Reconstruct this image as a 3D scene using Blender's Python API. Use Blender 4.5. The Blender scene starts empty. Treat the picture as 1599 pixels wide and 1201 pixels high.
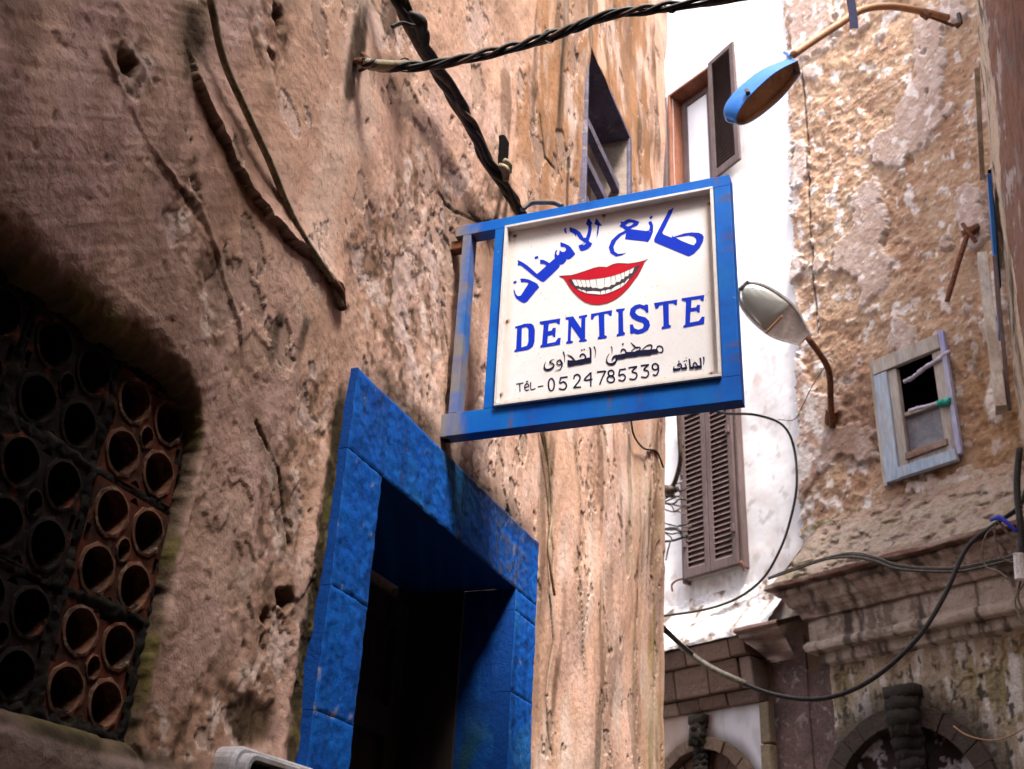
import bpy, math, random
import numpy as np
from mathutils import Vector, geometry
random.seed(7)
sc = bpy.context.scene
COL = sc.collection
# ------------------------------------------------------------------ camera
YAW, PITCH, ROLL, FPX = 0.39309093, 0.48354519, 0.05387634, 1720.7
CX, CY = 799.5, 600.5
def _rot(y, p, r):
    cy, sy, cp, sp, cr, sr = math.cos(y), math.sin(y), math.cos(p), math.sin(p), math.cos(r), math.sin(r)
    B = np.array([[1, 0, 0], [0, 0, -1], [0, 1, 0]], float)
    return np.array([[cy, -sy, 0], [sy, cy, 0], [0, 0, 1]]) @ np.array([[1, 0, 0], [0, cp, -sp], [0, sp, cp]]) @ B @ np.array([[cr, -sr, 0], [sr, cr, 0], [0, 0, 1]])
RM = _rot(YAW, PITCH, ROLL)
CAM = np.array([0, 0, 1.5])
cd = bpy.data.cameras.new('camera'); cam = bpy.data.objects.new('camera', cd); COL.objects.link(cam)
sc.camera = cam
cd.sensor_width = 36; cd.lens = FPX * 36 / 1599
cd.clip_start = .05; cd.clip_end = 400
from mathutils import Matrix
cam.matrix_world = Matrix([[*RM[0], 0], [*RM[1], 0], [*RM[2], 1.5], [0, 0, 0, 1]])
cd.dof.use_dof = True; cd.dof.focus_distance = 2.65; cd.dof.aperture_fstop = 9.0
# ------------------------------------------------------------------ light
w = bpy.data.worlds.new('World'); sc.world = w; w.use_nodes = True
wn = w.node_tree.nodes; wl = w.node_tree.links
bg = wn['Background']; sky = wn.new('ShaderNodeTexSky'); sky.sky_type = 'NISHITA'; sky.sun_disc = False
SUN_EL, SUN_AZ = math.radians(60), math.radians(141)     # azimuth clockwise from +Y
RHN = 12.0
sky.sun_elevation = SUN_EL; sky.sun_rotation = SUN_AZ
sky.air_density = 1.0; sky.dust_density = 3.0; sky.ozone_density = 1.0
hs = wn.new('ShaderNodeHueSaturation'); hs.inputs['Saturation'].default_value = .22     # thin white overcast
tint = wn.new('ShaderNodeMix'); tint.data_type = 'RGBA'; tint.blend_type = 'MULTIPLY'; tint.inputs[0].default_value = 1
tint.inputs[7].default_value = (1.0, .955, .97, 1)
wl.new(sky.outputs[0], hs.inputs['Color']); wl.new(hs.outputs[0], tint.inputs[6]); wl.new(tint.outputs[2], bg.inputs[0])
bg.inputs[1].default_value = .09
sl = bpy.data.lights.new('sun', 'SUN'); so = bpy.data.objects.new('sun', sl); COL.objects.link(so)
sl.energy = 1.5; sl.angle = math.radians(15); sl.color = (1, .93, .84)
sd = Vector((math.sin(SUN_AZ) * math.cos(SUN_EL), math.cos(SUN_AZ) * math.cos(SUN_EL), math.sin(SUN_EL)))
so.rotation_euler = sd.to_track_quat('Z', 'Y').to_euler()
sc.view_settings.view_transform = 'Standard'; sc.view_settings.look = 'None'
sc.view_settings.exposure = 2.85; sc.view_settings.gamma = 1
sc.render.engine = 'CYCLES'
sc.cycles.max_bounces = 8; sc.cycles.diffuse_bounces = 5

# ------------------------------------------------------------------ places: pixel rays met with the real planes of the alley
def ray(x, y): return RM @ np.array([x - CX, -(y - CY), -FPX])
DW = 1.3
def W(x, y, off=0.0):                     # on the left wall, off = metres proud of it
    d = ray(x, y); return CAM - d * (DW - off) / d[0]
_az = 1.0404344
DFV = np.array([-math.sin(_az), math.cos(_az), 0]); NF = np.array([DFV[1], -DFV[0], 0]); RG = -DFV
LF = 7.0
def F(x, y, off=0.0):                     # on the far facades
    d = ray(x, y); return CAM + d * (LF - off) / (d @ NF)
def FU(x, y, off=0.0):                    # the same as (u along facade, z)
    p = F(x, y, off); return float(p @ RG), float(p[2])
def FP(u, z, off=0.0):
    p = NF * (LF - off) + RG * u; return np.array([p[0], p[1], z])
YS = W(683, 683)[1]
def S(x, y, dy=0.0):                      # on the sign's face
    d = ray(x, y); return CAM + d * (YS + dy) / d[1]
def RX(x, y, xx):
    d = ray(x, y); return CAM + d * xx / d[0]
def AT(x, y, dist):
    d = ray(x, y); return CAM + d / np.linalg.norm(d) * dist

# ------------------------------------------------------------------ noise in numpy
_rs = np.random.RandomState(11); _perm = _rs.permutation(4096).astype(np.int64); _ang = _rs.rand(4096) * 2 * np.pi
_gx, _gy = np.cos(_ang), np.sin(_ang)
def pn(x, y, seed=0):
    x = np.asarray(x, float) + seed * 37.17; y = np.asarray(y, float) + seed * 91.7
    xi = np.floor(x).astype(np.int64); yi = np.floor(y).astype(np.int64); xf = x - xi; yf = y - yi
    def g(ix, iy, fx, fy):
        h = _perm[(_perm[ix & 4095] + iy) & 4095]; return _gx[h] * fx + _gy[h] * fy
    u = xf ** 3 * (xf * (xf * 6 - 15) + 10); v = yf ** 3 * (yf * (yf * 6 - 15) + 10)
    a = g(xi, yi, xf, yf); b = g(xi + 1, yi, xf - 1, yf); c = g(xi, yi + 1, xf, yf - 1); d = g(xi + 1, yi + 1, xf - 1, yf - 1)
    return (a + (b - a) * u + (c - a) * v + (a - b - c + d) * u * v) * 1.5
def fbm(x, y, o=4, seed=0, gain=.5):
    s = 0; a = 1; n = 0
    for i in range(o):
        s = s + a * pn(x * 2 ** i, y * 2 ** i, seed + i * 3); n += a; a *= gain
    return s / n * 1.4
def ridged(x, y, o=4, seed=0):
    s = 0; a = 1; n = 0
    for i in range(o):
        s = s + a * (1 - np.abs(pn(x * 2 ** i, y * 2 ** i, seed + i * 5)) * 2); n += a; a *= .5
    return s / n
def ss(a, b, x):
    t = np.clip((x - a) / (b - a), 0, 1); return t * t * (3 - 2 * t)
def lerp(c, c2, m): return c + (np.array(c2) - c) * m[..., None]
def pdist(u, v, pts):
    """distance to a polyline, signed side (+ left of travel), and parameter 0..1"""
    best = np.full(np.shape(u), 1e9); side = np.zeros(np.shape(u)); par = np.zeros(np.shape(u)); n = len(pts) - 1
    for i in range(n):
        ax, ay = pts[i]; bx, by = pts[i + 1]; dx, dy = bx - ax, by - ay; L = dx * dx + dy * dy
        t = np.clip(((u - ax) * dx + (v - ay) * dy) / L, 0, 1); d = np.hypot(u - ax - t * dx, v - ay - t * dy)
        m = d < best; best = np.where(m, d, best)
        side = np.where(m, np.sign(dx * (v - ay) - dy * (u - ax)), side); par = np.where(m, (i + t) / n, par)
    return best, side, par
def smooth(pts, n=8):
    pts = [np.array(p, float) for p in pts]; P = [2 * pts[0] - pts[1]] + pts + [2 * pts[-1] - pts[-2]]; out = []
    for i in range(1, len(P) - 2):
        for k in range(n):
            t = k / n; out.append(.5 * ((2 * P[i]) + (-P[i - 1] + P[i + 1]) * t + (2 * P[i - 1] - 5 * P[i] + 4 * P[i + 1] - P[i + 2]) * t * t + (-P[i - 1] + 3 * P[i] - 3 * P[i + 1] + P[i + 2]) * t ** 3))
    out.append(pts[-1]); return out

# ------------------------------------------------------------------ materials
MATS = {}
def mat(name, c1, c2=None, scale=6, rough=.8, bump=.3, bscale=30, attr=False, metal=0, spec=.3, specks=None, speck_scale=40, speck_t=.66, stretch=(1, 1, 1), bdist=.004, coat=0, detail=8, var=.25, c3=None, bump2=None):
    if name in MATS: return MATS[name]
    m = bpy.data.materials.new(name); m.use_nodes = True; nt = m.node_tree; N = nt.nodes; L = nt.links
    b = N['Principled BSDF']; b.inputs['Roughness'].default_value = rough; b.inputs['Metallic'].default_value = metal
    b.inputs['Specular IOR Level'].default_value = spec
    tc = N.new('ShaderNodeTexCoord'); mp = N.new('ShaderNodeMapping'); mp.inputs['Scale'].default_value = stretch
    L.new(tc.outputs['Object'], mp.inputs['Vector'])
    def noise(s, d=detail, r=.6, dist=0):
        n = N.new('ShaderNodeTexNoise'); n.inputs['Scale'].default_value = s; n.inputs['Detail'].default_value = d; n.inputs['Roughness'].default_value = r; n.inputs['Distortion'].default_value = dist
        L.new(mp.outputs[0], n.inputs['Vector']); return n
    def rng(src, a, bb, lo=0, hi=1):
        r = N.new('ShaderNodeMapRange'); r.inputs[1].default_value = a; r.inputs[2].default_value = bb; r.inputs[3].default_value = lo; r.inputs[4].default_value = hi
        L.new(src, r.inputs[0]); return r.outputs[0]
    def mix(a, bb, f, mode='MIX'):
        x = N.new('ShaderNodeMix'); x.data_type = 'RGBA'; x.blend_type = mode
        for s, v in ((x.inputs[0], f), (x.inputs[6], a), (x.inputs[7], bb)):
            if hasattr(v, 'links') or isinstance(v, bpy.types.NodeSocket): L.new(v, s)
            elif isinstance(v, (int, float)): s.default_value = v
            else: s.default_value = (*v, 1)
        return x.outputs[2]
    if attr:
        a = N.new('ShaderNodeAttribute'); a.attribute_name = 'Col'; col = a.outputs['Color']
    else: col = c1
    if c2 is not None: col = mix(col, c2, rng(noise(scale, dist=.4).outputs[0], .42, .62))
    if c3 is not None: col = mix(col, c3, rng(noise(scale * 2.3, dist=.8).outputs[0], .56, .68))
    if var:
        v = rng(noise(scale * 7, 6, .7).outputs[0], .3, .7, 1 - var, 1 + var)
        cmb = N.new('ShaderNodeCombineColor')
        for i in range(3): L.new(v, cmb.inputs[i])
        col = mix(col, cmb.outputs[0], 1.0, 'MULTIPLY')
    if specks is not None: col = mix(col, specks, rng(noise(speck_scale, 3, .5).outputs[0], speck_t, speck_t + .03))
    if isinstance(col, bpy.types.NodeSocket): L.new(col, b.inputs['Base Color'])
    else: b.inputs['Base Color'].default_value = (*col, 1)
    if bump:
        bp = N.new('ShaderNodeBump'); bp.inputs['Strength'].default_value = bump; bp.inputs['Distance'].default_value = bdist
        L.new(noise(bscale, 10, .65).outputs[0], bp.inputs['Height']); last = bp
        if bump2:
            b2 = N.new('ShaderNodeBump'); b2.inputs['Strength'].default_value = bump2[0]; b2.inputs['Distance'].default_value = bump2[2]
            L.new(noise(bump2[1], 4, .5, .3).outputs[0], b2.inputs['Height']); L.new(bp.outputs[0], b2.inputs['Normal']); last = b2
        L.new(last.outputs[0], b.inputs['Normal'])
    if coat: b.inputs['Coat Weight'].default_value = coat
    MATS[name] = m; return m
M_plaster = mat('plaster', None, attr=True, scale=9, rough=.9, bump=.6, bscale=40, bdist=.005, var=.10, bump2=(.4, 170, .003), spec=.1)
M_farwall = mat('far_plaster', None, attr=True, scale=5, rough=.9, bump=.7, bscale=14, bdist=.03, var=.10)
M_white = mat('limewash', None, attr=True, scale=3, rough=.85, bump=.25, bscale=9, bdist=.01, var=.02)
M_blue = mat('blue_limewash', None, attr=True, scale=14, rough=.75, bump=.7, bscale=60, bdist=.003, var=.2, bump2=(.6, 200, .0015), spec=.15)
M_signblue = mat('sign_blue_paint', None, attr=True, scale=10, rough=.5, bump=.12, bscale=120, bdist=.001, var=.08, specks=(.35, .4, .42), speck_scale=90, speck_t=.75, spec=.15)
M_signwhite = mat('sign_white_board', None, attr=True, scale=20, rough=.55, bump=.15, bscale=200, bdist=.0006, var=.04, specks=(.3, .26, .22), speck_scale=150, speck_t=.70)
M_trim = mat('sign_white_trim', (.68, .66, .66), (.6, .57, .55), scale=30, rough=.5, bump=.1, var=.05)
M_inkblue = mat('ink_blue', (.002, .03, .50), rough=.7, spec=.1, bump=.1, bscale=200, bdist=.0005, scale=60, var=.15, specks=(.5, .5, .6), speck_scale=130, speck_t=.72)
M_inknavy = mat('ink_navy', (.004, .006, .035), rough=.7, spec=.1, bump=.1, bscale=200, bdist=.0005, scale=60, var=.2)
M_red = mat('lip_red', (.48, .004, .02), rough=.7, spec=.1, bump=.1, bscale=200, bdist=.0005, scale=60, var=.15, specks=(.6, .4, .4), speck_scale=130, speck_t=.72)
M_outline = mat('lip_outline', (.16, .004, .012), rough=.6, bump=0, var=.1)
M_mouthdark = mat('mouth_dark', (.03, .022, .04), rough=.6, bump=0, var=.1)
M_tooth = mat('tooth_white', (.72, .71, .73), rough=.5, bump=0, var=.03)
M_rust = mat('rust', (.17, .06, .025), (.07, .03, .02), scale=40, rough=.85, bump=.5, bscale=120, bdist=.002)
M_cable = mat('black_cable', (.010, .009, .010), (.03, .025, .022), scale=40, rough=.55, bump=.3, bscale=160, bdist=.001)
M_cable2 = mat('brown_cable', (.06, .04, .03), (.12, .08, .055), scale=40, rough=.6, bump=.3, bscale=160, bdist=.001)
M_cablegrey = mat('grey_cable', (.16, .14, .12), (.09, .07, .05), scale=30, rough=.6, bump=.3, bscale=120, bdist=.001)
M_conduit = mat('old_conduit', (.36, .29, .19), (.15, .13, .07), scale=18, rough=.7, bump=.5, bscale=90, bdist=.002, c3=(.10, .07, .045))
M_copper = mat('bare_wire', (.35, .2, .12), rough=.5, bump=0, metal=.3)
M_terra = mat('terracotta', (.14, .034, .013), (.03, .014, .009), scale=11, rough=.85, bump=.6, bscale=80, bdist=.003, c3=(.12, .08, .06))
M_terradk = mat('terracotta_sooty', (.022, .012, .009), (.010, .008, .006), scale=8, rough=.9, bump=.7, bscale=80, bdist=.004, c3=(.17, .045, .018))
M_mortar = mat('dirty_mortar', (.03, .022, .016), (.012, .01, .008), scale=16, rough=.95, bump=.9, bscale=60, bdist=.01, c3=(.07, .055, .03))
M_black = mat('near_black', (.004, .0035, .0035), rough=.95, bump=.2, spec=.05)  # near-black base, standing in for unlit depth in openings and gaps
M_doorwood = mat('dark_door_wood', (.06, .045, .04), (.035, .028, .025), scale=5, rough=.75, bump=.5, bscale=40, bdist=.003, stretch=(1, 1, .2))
M_shutter = mat('brown_shutter', (.095, .062, .06), (.13, .09, .09), scale=6, rough=.7, bump=.4, bscale=30, bdist=.004, stretch=(1, 1, .3))
M_shutterslat = mat('shutter_slat', (.15, .10, .092), (.10, .065, .06), scale=10, rough=.7, bump=.3, bscale=30, bdist=.003)
M_redframe = mat('redbrown_frame', (.26, .10, .055), (.16, .06, .035), scale=6, rough=.6, bump=.3, stretch=(1, 1, .3))
M_woodpale = mat('pale_worn_wood', (.40, .36, .33), (.27, .21, .17), scale=8, rough=.8, bump=.7, bscale=40, bdist=.006, stretch=(1, 1, .15), c3=(.33, .36, .45))
M_woodblue = mat('bluewashed_wood', (.36, .42, .50), (.25, .35, .50), scale=7, rough=.8, bump=.7, bscale=40, bdist=.006, stretch=(1, 1, .15), c3=(.42, .33, .27))
M_woodviolet = mat('violet_washed_wood', (.36, .36, .48), (.22, .23, .50), scale=7, rough=.8, bump=.7, bscale=40, bdist=.006, stretch=(1, 1, .2), c3=(.40, .36, .34))
M_woodbrown = mat('brown_rough_wood', (.17, .09, .06), (.27, .19, .16), scale=9, rough=.85, bump=.8, bscale=40, bdist=.006, stretch=(1, .3, 1))
M_violetgrey = mat('violet_grey_frame', (.13, .12, .19), (.08, .07, .10), scale=10, rough=.65, bump=.4, bscale=50, bdist=.003, c3=(.24, .20, .20))
M_cream = mat('cream_jamb', (.36, .29, .24), (.25, .2, .17), scale=10, rough=.7, bump=.4, bscale=50, bdist=.003)
M_lampblue = mat('lamp_blue', (.010, .11, .40), (.02, .14, .44), scale=5, rough=.45, bump=.1, var=.08)
M_lampin = mat('lamp_inside', (.36, .19, .10), (.2, .1, .055), scale=7, rough=.6, bump=.2)
M_arm = mat('lamp_arm_paint', (.36, .19, .10), (.27, .13, .07), scale=8, rough=.6, bump=.3)
M_lampgrey = mat('lamp_grey_shell', (.60, .58, .60), (.45, .42, .41), scale=10, rough=.55, bump=.2, c3=(.18, .14, .12))
M_lampgrey2 = mat('lamp_underside', (.46, .38, .34), (.30, .25, .23), scale=12, rough=.65, bump=.2)
M_pvc = mat('weathered_plastic', (.40, .39, .42), (.30, .27, .26), scale=20, rough=.5, bump=.2, specks=(.05, .04, .03), speck_scale=60, speck_t=.68)
M_teal = mat('teal_cloth', (.02, .30, .22), (.05, .4, .32), scale=30, rough=.85, bump=.5, bscale=60, bdist=.006)
M_whitecloth = mat('pale_cloth', (.5, .45, .55), (.35, .32, .42), scale=20, rough=.85, bump=.6, bscale=50, bdist=.008)
M_screen = mat('grey_pane_backing', (.15, .15, .185), (.22, .21, .24), scale=9, rough=.35, bump=.2, spec=.5)
M_pane = mat('window_pane_white', (.82, .82, .86), rough=.15, bump=0, var=.02, spec=.6)  # white base paints in the sky reflected by the upper pane
M_blueplastic = mat('blue_plastic', (.012, .02, .36), rough=.4, bump=.1)
M_navy = mat('navy_strap', (.006, .008, .05), (.01, .012, .07), scale=30, rough=.8, bump=.3)
M_whitetube = mat('white_cable_core', (.7, .68, .68), rough=.6, bump=0)
M_stone = mat('brown_stone', None, attr=True, scale=9, rough=.9, bump=.9, bscale=16, bdist=.03, var=.22)
M_ground = mat('paving', (.14, .12, .10), (.2, .17, .14), scale=3, rough=.9, bump=.5, bscale=12, bdist=.01)
M_plain = mat('plain_plaster', (.20, .125, .09), (.14, .09, .065), scale=2, rough=.9, bump=.6, bscale=20, bdist=.01)
M_redwall = mat('reddish_plaster', None, attr=True, scale=6, rough=.9, bump=.9, bscale=26, bdist=.015, var=.2)
def glass():
    m = bpy.data.materials.new('lamp_glass'); m.use_nodes = True; b = m.node_tree.nodes['Principled BSDF']
    b.inputs['Base Color'].default_value = (.42, .43, .41, 1); b.inputs['Roughness'].default_value = .12; b.inputs['Transmission Weight'].default_value = .35
    b.inputs['Specular IOR Level'].default_value = .6; return m
M_glass = glass()

# ------------------------------------------------------------------ mesh helpers
def new_obj(name, me, m=None, parent=None):
    o = bpy.data.objects.new(name, me); COL.objects.link(o)
    if m is not None and me is not None: me.materials.append(m)
    if parent is not None: o.parent = parent; o.matrix_parent_inverse = Matrix.Translation(parent.location).inverted()
    return o
def thing(name, label, cat, loc, group=None):
    o = bpy.data.objects.new(name, None); COL.objects.link(o); o.location = [float(c) for c in loc]; o.empty_display_size = .1
    o['label'] = label; o['category'] = cat
    if group: o['group'] = group
    return o
def tag(o, label, cat, group=None):
    o['label'] = label; o['category'] = cat
    if group: o['group'] = group
    return o
class MB:
    def __init__(s): s.v = []; s.f = []; s.c = []
    def add(s, vs, fs, col=None):
        n = len(s.v); s.v += [tuple(float(c) for c in p) for p in vs]; s.f += [tuple(i + n for i in f) for f in fs]
        if col is not None: s.c += [tuple(col)] * len(vs)
        return s
    def hexa(s, p, col=None):             # 8 points: 4 of one face then 4 of the opposite one
        return s.add(p, [(3, 2, 1, 0), (4, 5, 6, 7), (0, 1, 5, 4), (1, 2, 6, 5), (2, 3, 7, 6), (3, 0, 4, 7)], col)
    def box(s, lo, hi, fn=lambda p: p, col=None):
        (a, b, c), (d, e, f) = lo, hi
        return s.hexa([fn(p) for p in ((a, b, c), (d, b, c), (d, e, c), (a, e, c), (a, b, f), (d, b, f), (d, e, f), (a, e, f))], col)
    def tube(s, pts, r, n=8, sm=6, cap=True, col=None):
        pts = smooth(pts, sm) if sm and len(pts) > 2 else [np.array(p, float) for p in pts]
        R = r if hasattr(r, '__len__') else [r] * len(pts)
        if len(R) != len(pts): R = np.interp(np.linspace(0, 1, len(pts)), np.linspace(0, 1, len(R)), R)
        vs = []; up = None
        for i, p in enumerate(pts):
            t = pts[min(i + 1, len(pts) - 1)] - pts[max(i - 1, 0)]; t = t / (np.linalg.norm(t) + 1e-12)
            if up is None: up = np.array([0, 0, 1.]) if abs(t[2]) < .9 else np.array([1., 0, 0])
            a = np.cross(t, up); a /= np.linalg.norm(a) + 1e-12; b = np.cross(a, t); up = b
            for k in range(n):
                q = 2 * math.pi * k / n; vs.append(p + R[i] * (math.cos(q) * a + math.sin(q) * b))
        fs = [(i * n + k, i * n + (k + 1) % n, (i + 1) * n + (k + 1) % n, (i + 1) * n + k) for i in range(len(pts) - 1) for k in range(n)]
        if cap: fs += [tuple(range(n))[::-1], tuple((len(pts) - 1) * n + k for k in range(n))]
        return s.add(vs, fs, col)
    def build(s, name, m, parent=None, smoothf=False, bevel=0):
        me = bpy.data.meshes.new(name); me.from_pydata(s.v, [], s.f)
        if s.c and len(s.c) == len(s.v):
            a = me.color_attributes.new('Col', 'FLOAT_COLOR', 'POINT'); arr = np.ones((len(s.v), 4), np.float32); arr[:, :3] = np.array(s.c); a.data.foreach_set('color', arr.ravel())
        me.validate(); me.update()
        if smoothf: me.shade_smooth()
        o = new_obj(name, me, m, parent)
        if bevel:
            bv = o.modifiers.new('bevel', 'BEVEL'); bv.width = bevel; bv.segments = 2; bv.limit_method = 'ANGLE'
        return o
def grid(name, P, colr, m, parent=None, keep=None):
    """P: (nu,nv,3) array of points, colr: same shape colours, keep: (nu-1,nv-1) bool"""
    nu, nv = P.shape[:2]; idx = np.arange(nu * nv).reshape(nu, nv)
    q = np.stack([idx[:-1, :-1], idx[1:, :-1], idx[1:, 1:], idx[:-1, 1:]], -1)
    q = q[keep] if keep is not None else q.reshape(-1, 4)
    used = np.zeros(nu * nv, bool); used[q.ravel()] = True; remap = np.cumsum(used) - 1
    V = P.reshape(-1, 3)[used]; q = remap[q]
    me = bpy.data.meshes.new(name); me.vertices.add(len(V)); me.vertices.foreach_set('co', V.astype(np.float32).ravel())
    me.loops.add(q.size); me.loops.foreach_set('vertex_index', q.astype(np.int32).ravel())
    me.polygons.add(len(q)); me.polygons.foreach_set('loop_start', (np.arange(len(q)) * 4).astype(np.int32)); me.polygons.foreach_set('loop_total', np.full(len(q), 4, np.int32))
    me.update(calc_edges=True)
    a = me.color_attributes.new('Col', 'FLOAT_COLOR', 'POINT'); arr = np.ones((len(V), 4), np.float32)
    arr[:, :3] = np.clip(colr.reshape(-1, 3)[used], 0.002, .9); a.data.foreach_set('color', arr.ravel())
    me.shade_smooth(); return new_obj(name, me, m, parent)
def flat(loops, fn, z, m, name, parent, thick=0):
    """filled flat shape with holes; loops in crop coords, fn maps (x,y,height) to a point"""
    tri = geometry.tessellate_polygon([[Vector((x, y, 0)) for x, y in l] for l in loops]); pts = [p for l in loops for p in l]
    b = MB(); b.add([fn(x, y, z) for x, y in pts], tri); return b.build(name, m, parent)
def ribbon(b, pts, wd, fn, z, sm=5):
    pts = [np.array(p, float) for p in pts]; n0 = len(pts); pts = smooth(pts, sm) if n0 > 2 else pts
    R = np.interp(np.linspace(0, 1, len(pts)), np.linspace(0, 1, len(wd)), wd) if hasattr(wd, '__len__') else [wd] * len(pts)
    vs = []
    for i, p in enumerate(pts):
        t = pts[min(i + 1, len(pts) - 1)] - pts[max(i - 1, 0)]; t /= np.linalg.norm(t) + 1e-9; nn = np.array([-t[1], t[0]])
        e = t * R[i] * .5 * (-.35 if i == 0 else (.35 if i == len(pts) - 1 else 0))
        for s_ in (-.5, .5): q = p + nn * R[i] * s_ + e; vs.append(fn(q[0], q[1], z + i * .000004))
    b.add(vs, [(2 * i, 2 * i + 1, 2 * i + 3, 2 * i + 2) for i in range(len(pts) - 1)])

# ================================================================== THE SETTING
g = MB().box((-14, -14, -.3), (14, 16, 0)).build('ground', M_ground); g['kind'] = 'structure'

# ================================================================== LEFT BUILDING
def wyz(px, py, off=0): p = W(px, py, off); return (p[1], p[2])
building = thing('plaster_building', 'pink peeling plaster building on the left with a blue stone doorway and block vent', 'building', (-DW, 3, 0))
VK = 1.335 / 1.42
VY0, VY1, VZ0, VZ1 = .66, 1.578, 1.5 + .325 * VK, 1.5 + 1.0 * VK             # vent hole
DOOR = dict(o0=2.085, o1=3.41, ot=2.795, i0=2.265, i1=3.215, it=2.575)
WIN = (wyz(915, 55)[0], wyz(978, 205)[0], 4.55, 5.56)
def axis(a, b, f):
    out = [a]
    while out[-1] < b: out.append(out[-1] + f(out[-1]))
    return np.array(out)
ys = axis(.62, 5.42, lambda y: .0036 + .0011 * max(0, y - 1)); zs = axis(1.55, 8.4, lambda z: .0042 + .0016 * max(0, z - 2.2))
U, V = np.meshgrid(ys, zs, indexing='ij')
def left_wall(U, V):
    h = .030 * fbm(U * .9, V * .7, 3, 1) + .009 * fbm(U * 3, V * 2.2, 3, 5) + .0028 * fbm(U * 9, V * 6, 3, 9) * ss(4.2, 2.6, U) + .0008 * fbm(U * 42, V * 36, 3, 14)
    A = np.array([.69, .425, .315]); c = np.ones(U.shape + (3,)) * A
    n1 = fbm(U * 1.6, V * 1.2, 4, 21); n2 = fbm(U * 5, V * 3.2, 5, 25); nf = .3 + .7 * ss(3.7, 2.4, U); n3 = fbm(U * 16, V * 11, 4, 31) * nf; st = fbm(U * 8 + .5 * n2, V * 1.7, 5, 41) + .25 * n3; n4 = fbm(U * 40, V * 34, 3, 47) * nf
    c = lerp(c, [.62, .41, .35], ss(-.1, .5, n1 + .4 * ss(2.2, 1.3, U)))                     # lavender pink limewash
    c = lerp(c, [.76, .50, .38], ss(.05, .45, n2) * .6)
    c = lerp(c, [.42, .26, .18], ss(.0, .6, n2 * .5 - n1 + .15) * .45)
    # ochre coat on the upper far part, with ragged limits
    ob, _, _ = pdist(U, V, [wyz(760, 0), wyz(850, 120), wyz(900, 330)]); osd = _
    och = ss(-.03, .03, (U - (3.05 + .12 * (V - 4.6))) * .5 + .22 * n1 + .16 * n2 + .05 * n3) * ss(3.9, 4.5, V + .3 * n2)
    och *= 1 - ss(.0, .03, U - 5.05 - .22 * st + .2 * n2)
    c = lerp(c, [.36, .18, .085], och * .9); h += .002 * och
    c = lerp(c, [.44, .27, .19], och * ss(.30, .40, n3 + .3 * n2) * .7)
    # soft brown wash further down
    c = lerp(c, [.36, .22, .15], ss(.12, .6, st + .4 * n1) * .5)
    c = lerp(c, [.68, .54, .48], ss(.0, .5, fbm(U * 6, V * 2.0, 5, 55) + .3 * n3) * .7 * ss(3.0, 3.6, U))
    # grey brown water stains, streaked down
    c = lerp(c, [.14, .085, .055], ss(.16, .55, fbm(U * 6, V * 1.1, 5, 61) + .35 * n3) * .8 * ss(1.9, 3.2, U))
    c = lerp(c, [.30, .24, .08], ss(4.35, 5.2, U + .3 * n2) * ss(4.2, 3.2, V) * ss(-.3, .4, fbm(U * 8, V * .8, 4, 66)) * .75)
    bs = fbm(U * 3.2, V * 1.1, 5, 68) + .25 * n3; c = lerp(c, [.24, .145, .10], ss(.18, .5, bs) * .55); c = lerp(c, [.74, .56, .47], ss(.2, .5, -bs) * .45)
    # rough, spalled zones
    def blob(px, py, ry, rz, k=.5):
        y0, z0 = wyz(px, py); d = np.hypot((U - y0) / ry, (V - z0) / rz); return ss(1.25, .55, d + k * n2 + .25 * n3)
    R = np.zeros(U.shape)
    for a in [(600, 430, .16, .33), (640, 520, .20, .35), (690, 380, .14, .3), (650, 300, .10, .22), (770, 290, .10, .25), (440, 830, .10, .28), (480, 700, .08, .3),
              (420, 1000, .10, .2), (430, 60, .10, .14), (210, 110, .08, .08), (330, 470, .07, .12), (500, 930, .06, .35), (740, 740, .16, .15), (350, 1130, .16, .09), (280, 330, .05, .1), (930, 760, .1, .3), (270, 1150, .1, .06), (380, 900, .05, .1)]:
        R = np.maximum(R, blob(*a))
    rr = ridged(U * 22, V * 16, 4, 71)
    h -= R * (.0015 + .0035 * (1 - rr)); h += R * .0025 * n3
    c = lerp(c, [.33, .19, .125], R * .5); c = lerp(c, [.10, .062, .04], R * ss(.22, .6, -n3 + .1 - .5 * n4 - .3 * n2) * .75); c = lerp(c, [.70, .56, .50], R * ss(.15, .45, n3 + .4 * n4) * .75)  # crevice shade and highlights painted over the rough relief
    # plaster coat scaled off: a real step of several mm
    pk = n2 * .8 + .35 * n1 + .25 * n3; P1 = ss(.38, .405, pk) * ss(1.45, 1.9, U)
    h -= .0045 * P1; c = lerp(c, [.42, .29, .23], P1 * .7); c = lerp(c, [.12, .075, .05], ss(.36, .392, pk) * ss(.44, .41, pk) * .5 * ss(1.45, 1.9, U))
    # pocks
    pk2 = fbm(U * 30, V * 22, 2, 81); pm = ss(.66, .78, pk2) * ss(-.2, .3, n1 + .3 * n2); h -= .002 * pm; c = lerp(c, [.2, .12, .08], pm * .4)
    fine = fbm(U * 70, V * 60, 2, 87); h += .0007 * fine * ss(3.6, 2.6, U)
    c = lerp(c, [.10, .065, .045], ss(.52, .7, fbm(U * 55, V * 45, 2, 91)) * .4)
    # diagonal trowel drag lines on the near, upper part
    tr = fbm((U * .8 + V * .6) * 3, (-U * .6 + V * .8) * 60, 3, 95); h += .0012 * tr * ss(1.9, 1.3, U)
    # lip of thick plaster with an open crack under it
    lip = [wyz(*p) for p in ((290, 60), (305, 140), (335, 205), (352, 240), (378, 290), (420, 350), (455, 385), (505, 432), (545, 470))]; lip = [tuple(q) for q in smooth(lip, 4)]
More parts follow.
